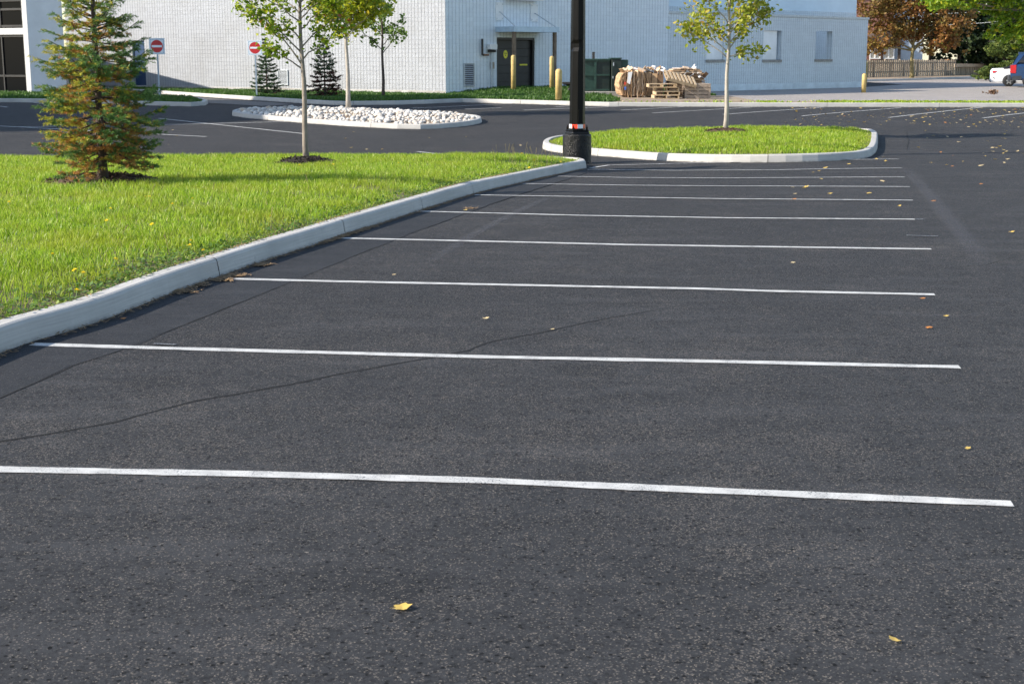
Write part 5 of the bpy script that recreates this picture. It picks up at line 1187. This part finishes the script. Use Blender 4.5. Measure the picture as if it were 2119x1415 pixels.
for (a, b_) in ((1800, 1823), (1828, 1851)):
    mb = MB(); mb.mat('white_paint'); x0_, x1_, z0_, z1_ = hx(a), hx(b_), hzz(122.5), hzz(97)
    mb.box(x0_, x1_, Yh+.02, Yh+.1, z0_, z0_+.09); mb.box(x0_, x1_, Yh+.02, Yh+.1, z1_-.09, z1_); mb.box(x0_, x0_+.1, Yh+.021, Yh+.1, z0_+.09, z1_-.09); mb.box(x1_-.1, x1_, Yh+.021, Yh+.1, z0_+.09, z1_-.09); mb.box((x0_+x1_)/2-.05, (x0_+x1_)/2+.05, Yh+.021, Yh+.1, z0_+.09, z1_-.09)
    wo = mb.build('window', None, HS); mb = MB(); mb.mat('curtain'); mb.box(x0_+.1, x1_-.1, Yh+.11, Yh+.14, z0_+.09, z1_-.09); mb.build('pane', None, wo)
mb = MB(); mb.mat('window_glass'); a = hx(1849, 50, Yh+2.4); mb.box(hx(1866), hx(1880), Yh+2.33, Yh+2.39, hzz(85), hzz(50)); mb.mat('dark_frame'); mb.box(hx(1873)-.03, hx(1873)+.03, Yh+2.30, Yh+2.328, hzz(85), hzz(50)); mb.build('window', None, HS)

rt_ = P(1886, 161.5, .13)
big_tree('maple_tree', rt_, 10, .17, [(-2.6, 0, 3.2, 2.0, 1.6, 1.2), (-1.2, .5, 5.0, 2.6, 2, 1.8), (.3, 0, 6.6, 2.6, 2, 1.8), (1.8, .3, 3.0, 1.9, 1.6, 1.3), (2.9, 0, 4.8, 2.2, 1.8, 1.8), (-3.4, 0, 6, 2.2, 1.8, 1.6), (3.4, .3, 2.6, 1.2, 1.2, .8), (0, .8, 4.0, 1.8, 1.5, 1.2), (0, 0, 9, 3, 2.4, 1.5), (-4, 0, 2.3, .9, .9, .5)], 13000, .26, ['rust_leaf'], 'bark_olive', 'rust brown maple standing against the board fence', 41, th=2.6)
gt = Vector((35.5, 78.0, 0)); gb = [(-10.5, 0, 5.4, 2.6, 2, .7), (-12.3, -.5, 4.75, 1.5, 1.3, .55), (-8.2, 0, 4.6, 1.7, 1.6, .9), (-9.6, 0, 3.9, .8, .9, .6), (-7.6, -.5, 3.4, 1.4, 1.2, .75), (-9.2, .5, 2.95, .9, 1, .45), (-8.0, .4, 2.5, .8, .8, .3), (-5.6, 0, 3.1, 1.2, 1.3, .6), (-5.9, 0, 4.6, 2.0, 1.8, 1.0), (-4.8, 0, 2.35, .8, .9, .35), (-3.2, 0, 5.4, 2.2, 1.9, 1.5), (0, 0, 6.4, 2.6, 2.2, 1.6)]
big_tree('locust_tree', gt, 9, .22, gb, 34000, .19, ['locust_leaf'], 'bark_grey', 'tall tree with bright yellow green leaves hanging in from the right edge', 42, droop=.6, th=3.2)
Ybk = FA.y+14
specs_bg = [(1985, 'dark green dense tree behind the railing, left of three'), (2060, 'dark green dense tree behind the railing, middle of three'), (2135, 'dark green dense tree at the right frame edge behind the railing')]
for k, (q, lb) in enumerate(specs_bg):
    b_ = PY(q, 150, Ybk); b_.z = 0; big_tree('evergreen_tree', b_, 10, .25, blobs_rand(12, (-2.2, 2.2), (-1.2, 1.2), (1.3, 7.5), 1.4, 2.2, 50+k)+[(0, 0, 1.6, 2.4, 1.4, 1.3)], 7000, .36, ['dark_leaf'], 'bark_dark', lb, 60+k, limbs=False, th=3)
for k, (q, lb) in enumerate(((1700, 'green tree mass behind the house roof, mostly hidden'), (1925, 'dark tree filling the gap between the house and the maple'))):
    b_ = PY(q, 150, Ybk+8); b_.z = 0; big_tree('evergreen_tree', b_, 12, .25, blobs_rand(12, (-3.5, 3.5), (-1.2, 1.2), (2, 11), 1.8, 2.8, 70+k), 5000, .4, ['dark_leaf'], 'bark_dark', lb, 80+k, limbs=False, th=4)
b_ = PY(2082, 130, FA.y+9); b_.z = 0
big_tree('garden_tree', b_, 4, .12, [(-.8, 0, 2.6, 1.3, 1, .7), (.6, 0, 3.0, 1.4, 1, .8), (0, 0, 2.2, 1.7, 1, .6)], 2600, .22, ['juniper'], 'bark_dark', 'olive green rounded tree above the railing near the cars', 90, th=1.6)
jb = PY(2062, 158, 112.0); jb.z = 0
big_tree('juniper_shrub', jb, 1.5, .05, [(-1.1, 0, .45, .9, .7, .4), (-.3, 0, .8, 1.0, .7, .5), (.9, 0, 1.0, 1.1, .8, .5), (0, 0, .4, 1.4, .8, .4), (2.0, 0, 1.2, 1.0, .8, .5)], 4200, .16, ['juniper'], 'bark_dark', 'spreading juniper shrub behind the white car', 91, th=.4, cat='shrub')
# overhead wires to a pole outside the frame
UP = thing('utility_pole', (52, 118, 0), 'wooden utility pole beyond the right edge', 'pole'); mb = MB(); mb.mat('bark_dark'); mb.tube([(52, 118, -.2), (52, 118, 10)], [.16, .11], 10); mb.build('mast', None, UP)
mb = MB(); mb.mat('bark_dark'); mb.box(51, 53, 117.95, 118.05, 8.9, 9.05); mb.build('crossarm', None, UP)
for k, (dz_, lb) in enumerate(((0, 'upper overhead wire crossing behind the trees'), (-1.0, 'lower overhead wire crossing behind the trees'))):
    mb = MB(); mb.mat('galv_metal'); a = Vector((hx(1930), Yh+2, 5.6+dz_)); b_ = Vector((52, 118, 8.9+dz_)); mb.tube([a.lerp(b_, u)+Vector((0, 0, -1.0*math.sin(math.pi*u))) for u in np.linspace(0, 1, 12)], .014, 5); tag(mb.build('overhead_wire'), lb, 'wire')

# ------------------------------------------------------------------ cars
def extr_body(mb, sec, fr):
    """sec: list of (x, [(y,z)...]) cross sections joined"""
    n_ = len(sec[0][1]); vs = []; fs = []
    for x, ring_ in sec: vs += [(x, y, z) for y, z in ring_]
    for k in range(len(sec)-1):
        for i in range(n_): j = (i+1) % n_; fs.append((k*n_+i, (k+1)*n_+i, (k+1)*n_+j, k*n_+j))
    fs.append(tuple(range(n_))); fs.append(tuple(range(len(sec)*n_-1, (len(sec)-1)*n_-1, -1))); mb.add(vs, fs, None, fr)
def ringc(w2, zlo, zmid, ztop, wt): return [(-w2*.93, zlo), (-w2, zlo+.12), (-w2, zmid), (-w2*.97, zmid+.06), (-wt, ztop-.03), (-wt*.9, ztop), (wt*.9, ztop), (wt, ztop-.03), (w2*.97, zmid+.06), (w2, zmid), (w2, zlo+.12), (w2*.93, zlo)]
def wheel(root, fr, x, y, r_, sgn):
    mb = MB(); mb.mat('tyre_rubber'); n_ = 28; vs = []; fs = []
    pf = [(r_*.62, -.1), (r_*.95, -.11), (r_, -.07), (r_, .07), (r_*.95, .11), (r_*.62, .1)]
    for rr_, yy in pf:
        for i in range(n_): a = 2*math.pi*i/n_; vs.append((x+rr_*math.cos(a), y+yy, r_+rr_*math.sin(a)))
    for k in range(len(pf)-1):
        for i in range(n_): j = (i+1) % n_; fs.append((k*n_+i, k*n_+j, (k+1)*n_+j, (k+1)*n_+i))
    mb.add(vs, fs, None, fr); t_ = mb.build('wheel', None, root, True)
    mb = MB(); mb.mat('dark_frame'); mb.add([(x+r_*.62*math.cos(a), y+sgn*.03, r_+r_*.62*math.sin(a)) for a in np.linspace(0, 2*math.pi, 20, endpoint=False)], [tuple(range(20))], None, fr); mb.mat('wheel_alloy')
    for s_ in range(5):
        a = 2*math.pi*s_/5+.3; c_, s2 = math.cos(a), math.sin(a); pp = []
        for rr_, hw in ((.05, .05), (r_*.6, .03)):
            for q in (-1, 1): pp.append((x+rr_*c_-q*hw*s2, r_+rr_*s2+q*hw*c_))
        yy0, yy1 = y+sgn*.06, y+sgn*.09; vs = [(a_, yy1, b_) for a_, b_ in pp]+[(a_, yy0, b_) for a_, b_ in pp]; mb.add(vs, [(0, 2, 3, 1), (4, 5, 7, 6), (0, 4, 6, 2), (1, 3, 7, 5), (2, 6, 7, 3), (0, 1, 5, 4)], None, fr)
    mb.build('rim', None, t_)
Yc = 90.0; cr = PY(2058.5, 160, Yc); cf = Fr(cr.x, Yc+.9, 0, -17)
CAR = thing('white_sedan', (cr.x+2, Yc+.9, 0), 'white sedan with its tail showing, parked at the right edge', 'car')
mb = MB(); mb.mat('car_white'); W2 = .9
extr_body(mb, [(.02, ringc(W2*.8, .42, .6, .8, W2*.66)), (0.0, ringc(W2*.86, .36, .72, .98, W2*.70)), (.10, ringc(W2*.94, .28, .86, 1.10, W2*.76)), (.5, ringc(W2, .24, .90, 1.12, W2*.80)), (1.3, ringc(W2, .22, .92, 1.14, W2*.82)), (3.5, ringc(W2, .22, .9, 1.0, W2*.8)), (4.3, ringc(W2*.95, .24, .8, .88, W2*.75)), (4.62, ringc(W2*.8, .3, .62, .74, W2*.6))], cf)
bd_ = mb.build('body', None, CAR, False)
mb = MB(); mb.mat('car_glass'); extr_body(mb, [(.75, ringc(.80, 1.08, 1.09, 1.13, .70)), (1.45, ringc(.80, 1.08, 1.2, 1.42, .58)), (2.4, ringc(.82, 1.08, 1.2, 1.46, .58)), (3.4, ringc(.80, 1.0, 1.03, 1.06, .68))], cf); mb.build('cabin_glass', None, CAR)
mb = MB(); mb.mat('car_white'); extr_body(mb, [(1.4, ringc(.58, 1.42, 1.43, 1.45, .5)), (1.6, ringc(.60, 1.44, 1.45, 1.48, .52)), (2.3, ringc(.60, 1.46, 1.47, 1.50, .52)), (2.5, ringc(.58, 1.43, 1.44, 1.47, .5))], cf); mb.build('roof_panel', None, CAR)
for sgn in (-1, 1):
    mb = MB(); mb.mat('lens_red'); mb.add([(.03, sgn*.50, .86), (.03, sgn*.50, .95), (.10, sgn*.865, .97), (.12, sgn*.878, .84), (.42, sgn*.915, .97), (.20, sgn*.905, .84)], [(0, 1, 2, 3), (3, 2, 4, 5)], None, cf); mb.build('tail_light', None, CAR)
mb = MB(); mb.mat('car_dark_trim'); mb.box(-.015, .08, -.6, .6, .28, .40, cf); mb.build('bumper_skirt', None, CAR); mb = MB(); mb.mat('car_dark_trim'); mb.add([(.10, -.87, .62), (.16, -.90, .62), (.30, -.915, .47), (.24, -.905, .47)], [(0, 1, 2, 3)], None, cf)
mb.build('bumper_trim', None, CAR)
for x_ in (1.12, 3.72):
    mb = MB(); mb.mat('car_dark_trim'); mb.add([(x_+.40*math.cos(a), -.912, .34+.40*math.sin(a)) for a in np.linspace(-.35, math.pi+.35, 18)], [tuple(range(18))], None, cf); mb.build('wheel_arch', None, CAR)
for x_ in (1.12, 3.72):
    for y_, s_ in ((-.84, -1), (.78, 1)): wheel(CAR, cf, x_, y_, .335, s_)
Yt = 87.0; cr = PY(2099, 160, Yt); cf = Fr(cr.x, Yt+.95, 0, -18)
TRK = thing('blue_suv', (cr.x+2.2, Yt+.95, 0), 'dark blue sport utility car with a tall red tail light at the right edge', 'car')
mb = MB(); mb.mat('car_blue'); W2 = .96
extr_body(mb, [(.06, ringc(W2*.9, .62, 1.18, 1.30, W2*.8)), (.14, ringc(W2*.98, .5, 1.22, 1.38, W2*.86)), (.45, ringc(W2, .42, 1.25, 1.42, W2*.88)), (3.4, ringc(W2, .42, 1.2, 1.32, W2*.88)), (4.5, ringc(W2*.97, .42, 1.05, 1.15, W2*.85)), (4.8, ringc(W2*.88, .5, .9, 1.0, W2*.75))], cf); mb.build('body', None, TRK)
mb = MB(); mb.mat('car_glass'); extr_body(mb, [(.22, ringc(.86, 1.35, 1.36, 1.40, .80)), (.62, ringc(.84, 1.38, 1.6, 1.98, .66)), (2.8, ringc(.84, 1.36, 1.6, 1.98, .66)), (3.6, ringc(.84, 1.28, 1.3, 1.34, .76))], cf); mb.build('cabin_glass', None, TRK)
mb = MB(); mb.mat('car_blue'); extr_body(mb, [(.45, ringc(.68, 1.97, 1.98, 2.0, .6)), (.8, ringc(.70, 1.98, 2.0, 2.04, .62)), (2.7, ringc(.70, 1.98, 2.0, 2.04, .62)), (2.95, ringc(.66, 1.95, 1.96, 1.98, .58))], cf)
for s_ in (-1, 1): mb.add([(.12, s_*.93, 1.30), (.30, s_*.95, 1.30), (.80, s_*.70, 1.99), (.5, s_*.70, 1.99)], [(0, 1, 2, 3)], None, cf)
mb.build('roof_panel', None, TRK)
mb = MB(); mb.mat('car_dark_trim'); mb.box(-.06, .16, -.9, .9, .42, .74, cf, bev=.04); mb.box(.16, .7, -.965, -.90, .42, .70, cf); mb.build('bumper', None, TRK)
for s_ in (-1, 1): mb = MB(); mb.mat('lens_red'); mb.box(.10, .36, s_*.955, s_*.985, .86, 1.34, cf, bev=.0); mb.box(.045, .10, s_*.80, s_*.955, .88, 1.32, cf); mb.build('tail_light', None, TRK)
for x_ in (1.2, 3.95):
    for y_, s_ in ((-.88, -1), (.85, 1)): wheel(TRK, cf, x_, y_, .40, s_)

# ------------------------------------------------------------------ small plants, flowers, leaves, litter
fl_me = None
DNAMES = '''yellow dandelion in the lawn, upper left of the close group near the kerb middle|yellow dandelion in the lawn, left one of the close group near the kerb middle|yellow dandelion of the kerb middle group, the one nearest the kerb|dandelion at the lower left of the lawn, left of a close pair|dandelion at the lower left of the lawn, right of a close pair|dandelion in the middle of the lawn, right of a lone one beside it|dandelion in the lawn level with the spruce right side, well below it|dandelion in the middle of the lawn, just left of its neighbour|left dandelion of the pair right of the spruce foot|right dandelion of the pair right of the spruce foot|dandelion at the top edge of the lawn right of the spruce|dandelion below the right end of the spruce mulch, left of a pair|dandelion below the right end of the spruce mulch, right of a pair|dandelion in mid lawn half way from spruce mulch to the kerb|dandelion close to the kerb where the fifth line starts|dandelion just right of the dark mulch ring of the slim tree|dandelion on the lawn tip half way between slim tree and lamp post|dandelion among dry stalks on the lawn tip, leftmost|dandelion among dry stalks on the lawn tip, second from the left|dandelion on the lawn tip below the dry stalks|dandelion touching the black footing of the lamp post|lowest dandelion of the lawn, near the kerb at the left|dandelion low on the left of the lawn above the smooth strip|dandelion low on the left of the lawn beside the kerb weeds|dandelion at the far left edge of the lawn|dandelion in mid lawn below the spruce shadow|dandelion in front of the dark mulch ring of the slim tree'''.split('|')
def dandelion(p, h_):
    global fl_me
    if fl_me is None:
        mb = MB(); mb.mat('flower_yellow'); n_ = 18
        for k in range(3):
            rr_ = (.024, .017, .009)[k]
            for i in range(n_-k*4): a = 2*math.pi*i/(n_-k*4)+k*.2; c_, s_ = math.cos(a), math.sin(a); mb.add([(.002*c_, .002*s_, 0), (rr_*c_-.003*s_, rr_*s_+.003*c_, .004+k*.005), (rr_*1.08*c_, rr_*1.08*s_, .005+k*.005), (rr_*c_+.003*s_, rr_*s_-.003*c_, .004+k*.005)], [(0, 3, 2, 1)])
        o1 = mb.build('flower_head'); m2 = MB(); m2.mat('stem_green'); m2.tube([(0, 0, -.12), (.005, 0, -.06), (0, 0, 0)], .0028, 5); o2 = m2.build('stem'); 
        o2.data.transform(Matrix.Translation((0, 0, -.12))); fl_me = (o1.data, o2.data); bpy.data.objects.remove(o1); bpy.data.objects.remove(o2)
    r = thing('dandelion', (p.x, p.y, p.z+h_), DNAMES.pop(0), 'flower', 'yellow dandelions in the lawn')
    for nm, me in (('flower_head', fl_me[0]), ('stem', fl_me[1])):
        o = bpy.data.objects.new(nm, me); COL.objects.link(o); o.parent = r
    r.rotation_euler = (random.uniform(-.3, .5), random.uniform(-.4, .4), random.uniform(0, 6)); s_ = random.uniform(.6, .95)*max(1, (p.y/18)**.5); r.scale = (s_, s_, s_)
for q in [(395, 497), (393, 508), (421, 517), (155, 560), (173, 564), (230, 447), (315, 473), (222, 472), (299, 345), (305, 346), (327, 334), (302, 418), (310, 417), (399, 426), (560, 450), (690, 345), (825, 342), (1080, 318), (1105, 327), (1095, 340), (1160, 330), (160, 600), (240, 540), (110, 535), (20, 430), (358, 436), (620, 348)]:
    p = P(q[0], q[1]+8, .2); p.z = float(near_z(np.array([p.x]), np.array([p.y]))[0]); dandelion(p, random.uniform(.07, .11))
# seed stalks
mb = MB(); mb.mat('seed_stalk')
def stalk(q, h_):
    p = P(q[0], q[1], .2); lx_ = random.uniform(-.08, .08); mb.tube([(p.x, p.y, p.z-.03), (p.x+lx_*.4, p.y, p.z+h_*.6), (p.x+lx_, p.y, p.z+h_)], [.003, .0025, .005], 4)
for _ in range(26): stalk((random.uniform(1020, 1165), random.uniform(325, 345)), random.uniform(.16, .36))
for q in ((310, 425), (312, 440), (500, 420), (640, 400), (560, 470), (440, 420), (120, 470), (250, 500), (700, 380), (350, 520)): stalk(q, random.uniform(.14, .24))
tag(mb.build('seed_stalks'), 'dry grass seed stalks sticking out of the near lawn', 'grass', None, 'stuff')

# litter along the kerb foot and on its top
def litter(name, centers, mat, label, seed, L=.035):
    r = np.random.default_rng(seed); V = []
    for (x, y, z, n_, sp) in centers:
        for _ in range(n_):
            a = r.uniform(0, 3.14); l_ = L*r.uniform(.4, 1.4); w2 = r.uniform(.0015, .005); px_, py_ = x+r.normal(0, sp), y+r.normal(0, sp*1.2); c_, s_ = math.cos(a), math.sin(a); tz_ = r.uniform(0, .012)
            g = float(G(px_, py_)) if z is None else z
            V.append([(px_-c_*l_-s_*w2, py_-s_*l_+c_*w2, g+.012), (px_-c_*l_+s_*w2, py_-s_*l_-c_*w2, g+.014), (px_+c_*l_+s_*w2, py_+s_*l_-c_*w2, g+.012+tz_), (px_+c_*l_-s_*w2, py_+s_*l_+c_*w2, g+.012+tz_)])
    o = npmesh(name, np.array(V), 4, [(0, 1, 2, 3)], [mat], origin=(0, 10, 0)); tag(o, label, 'litter', None, 'stuff')
cs = []
fd = dens(front, .1); L_ = len(fd)
for i, (x, y) in enumerate(fd):
    if i+1 >= L_: continue
    dx, dy = fd[i+1][0]-x, fd[i+1][1]-y; q = math.hypot(dx, dy)+1e-9; nx2, ny2 = dy/q, -dx/q; wgt = max(0, math.sin(i*.19)+math.sin(i*.071+2)-.55)
    cs.append((x+nx2*.05, y+ny2*.05, None, int(8+34*wgt), .022))
for (a, b_, n_) in ((455, 578, 160), (480, 570, 160), (535, 548, 120), (370, 603, 120), (965, 432, 40), (405, 590, 60)): p = P(a, b_); cs.append((p.x+.04, p.y-.05, None, n_, .045))
litter('kerb_litter', cs, 'straw', 'brown dry needles and litter gathered along the foot of the near kerb', 5)
cs = []
for i, (x, y) in enumerate(fd):
    if i+1 >= L_: continue
    dx, dy = fd[i+1][0]-x, fd[i+1][1]-y; q = math.hypot(dx, dy)+1e-9; nx2, ny2 = -dy/q, dx/q; wgt = max(0, math.sin(i*.13+1)*math.sin(i*.047)); cs.append((x+nx2*.15, y+ny2*.15, float(G(x, y))+.152, int(1+14*wgt), .02))
litter('kerb_top_litter', cs, 'straw', 'reddish brown mulch crumbs on top of the near kerb', 6, .018)

# fallen leaves, each its own thing
def leafshape(seed, curl):
    r = random.Random(seed); n_ = 16; vs = [(0, 0, 0)]; 
    for i in range(n_):
        a = 2*math.pi*i/n_; q = (.6+.4*abs(math.cos(a*2.5)))*(1+.1*r.uniform(-1, 1)); x, y = q*math.cos(a), .72*q*math.sin(a); vs.append((x, y, curl*(x*x+.6*abs(y))+r.uniform(-.04, .04)))
    fs = [(0, 1+i, 1+(i+1) % n_) for i in range(n_)]; vs += [(-.6, -.03, .05), (-1.25, -.02, .15), (-1.25, .02, .15), (-.6, .03, .05)]; k = n_+1; fs.append((k, k+1, k+2, k+3)); return vs, fs
lm = {}
for k in range(4):
    for mt in ('fallen_yellow', 'fallen_tan', 'fallen_orange'):
        mb = MB(); mb.mat(mt); v_, f_ = leafshape(k, (.25, .5, .1, -.2)[k]); mb.add(v_, f_); o = mb.build('fallen_leaf'); z0_ = min(c_[2] for c_ in v_); lm[(k, mt)] = o.data; bpy.data.objects.remove(o)
cnt_ = 0
def fleaf(p, size, mt, label, flat=True):
    global cnt_
    o = bpy.data.objects.new('fallen_leaf', lm[(cnt_ % 4, mt)]); cnt_ += 1; COL.objects.link(o); o.location = (p.x, p.y, float(G(p.x, p.y))+.008); o.scale = (size, size, size*random.uniform(.5, 1)); o.rotation_euler = (random.uniform(-.25, .25), random.uniform(-.25, .25), random.uniform(0, 6.28)); tag(o, label, 'leaf', 'fallen leaves on the asphalt'); return o
near_l = [((831, 1260), .043, 'fallen_yellow', 'curled yellow leaf lying nearest the camera, left of centre', .15), ((1852, 1329), .03, 'fallen_yellow', 'small folded yellow leaf near the bottom right corner', 2.2), ((2002, 930), .024, 'fallen_yellow', 'tiny yellow leaf right of the nearest bay, above the first line end', .6),
          ((1922, 680), .035, 'fallen_orange', 'orange leaf right of the second bay between two line ends', .1), ((1957, 656), .028, 'fallen_yellow', 'thin yellow leaf above the orange one at the right', 0), ((1004, 661), .035, 'fallen_tan', 'tan leaf in the middle of the second bay', .2), ((1909, 619), .03, 'fallen_orange', 'small orange leaf just under the third line end', .1),
          ((1641, 545), .035, 'fallen_tan', 'brown leaf in the third bay right of centre', .9), ((963, 436), .04, 'fallen_yellow', 'yellow leaf touching the start of the fifth line', .1), ((2092, 482), .045, 'fallen_yellow', 'yellow leaf in the drive lane near the right edge', 0), ((1143, 683), .02, 'fallen_tan', 'tiny tan leaf lying on the long crack', 0), ((815, 570), .025, 'fallen_tan', 'small tan leaf above the third line, left of centre', 0),
          ((255, 661), .03, 'fallen_orange', 'brown leaf in the kerb shadow on the smooth strip', .5), ((1860, 428), .04, 'fallen_yellow', 'yellow leaf in the fifth bay near the line end', .4), ((1931, 417), .05, 'fallen_orange', 'orange leaf beside the pale tyre scuff', .3), ((1798, 401), .055, 'fallen_yellow', 'large yellow leaf between the sixth and seventh lines', .1), ((1717, 402), .05, 'fallen_yellow', 'yellow leaf left of the large one between the sixth and seventh lines', .1),
          ((1642, 414), .05, 'fallen_orange', 'orange leaf lying on the sixth line', .4), ((1645, 402), .035, 'fallen_tan', 'small tan leaf just above the sixth line', 0), ((2030, 382), .045, 'fallen_orange', 'orange leaf alone in the drive lane', .2), ((1970, 345), .045, 'fallen_orange', 'dark red leaf in the drive lane beyond the bays', .2)]
for q, s_, mt, lb, rz in near_l:
    o = fleaf(P(*q), s_*.8, mt, lb); o.rotation_euler = (.12, -.1, rz)
rl = random.Random(8)
for k in range(250):
    if k < 175: x = 2119-(rl.random()**1.3)*480; y = 224+rl.random()**1.5*36
    elif k < 215: x = rl.uniform(1830, 2119); y = rl.uniform(258, 345)
    elif k < 232: x = rl.uniform(1620, 1880); y = rl.uniform(325, 400) if rl.random() < .5 else rl.uniform(235, 262)
    else: x = rl.uniform(0, 1150); y = rl.uniform(268, 312)
    p = P(x, y)
    if edist(isl, np.array([p.x]), np.array([p.y]))[0] < .3 or inside(isl, np.array([p.x]), np.array([p.y]))[0] or inside(st, np.array([p.x]), np.array([p.y]))[0]: continue
    fleaf(p, rl.uniform(.03, .07) if k < 232 else rl.uniform(.03, .06), rl.choice(['fallen_yellow', 'fallen_tan', 'fallen_yellow', 'fallen_orange' if k % 3 == 0 else 'fallen_tan']), 'small leaf, one of those crowded in the far bays below the long white kerb' if k < 175 else 'small leaf lying loose in the drive lane right of the grass island' if k < 215 else 'small leaf scattered on the asphalt just around the grass island' if k < 232 else 'small leaf on the lot between the near lawn and the stone bed')
# clump of brown leaves in the yard
mb = MB(); p = P(2053, 199.5, .05); rb = random.Random(4)
for _ in range(26):
    mb.mat('cardboard_dark' if rb.random() < .7 else 'pipe_rust'); v_, f_ = leafshape(rb.randint(0, 99), .4); s_ = rb.uniform(.06, .12); e = Euler((rb.uniform(-1, 1), rb.uniform(-1, 1), rb.uniform(0, 6))).to_matrix(); o_ = Vector((p.x+rb.gauss(0, .12), p.y+rb.gauss(0, .1), .13+rb.uniform(0, .16)))
    mb.add([tuple(o_+e @ (Vector(c_)*s_)) for c_ in v_], f_)
tag(mb.build('leaf_clump'), 'small clump of dead brown leaves on the pale yard pavement', 'leaf clump')
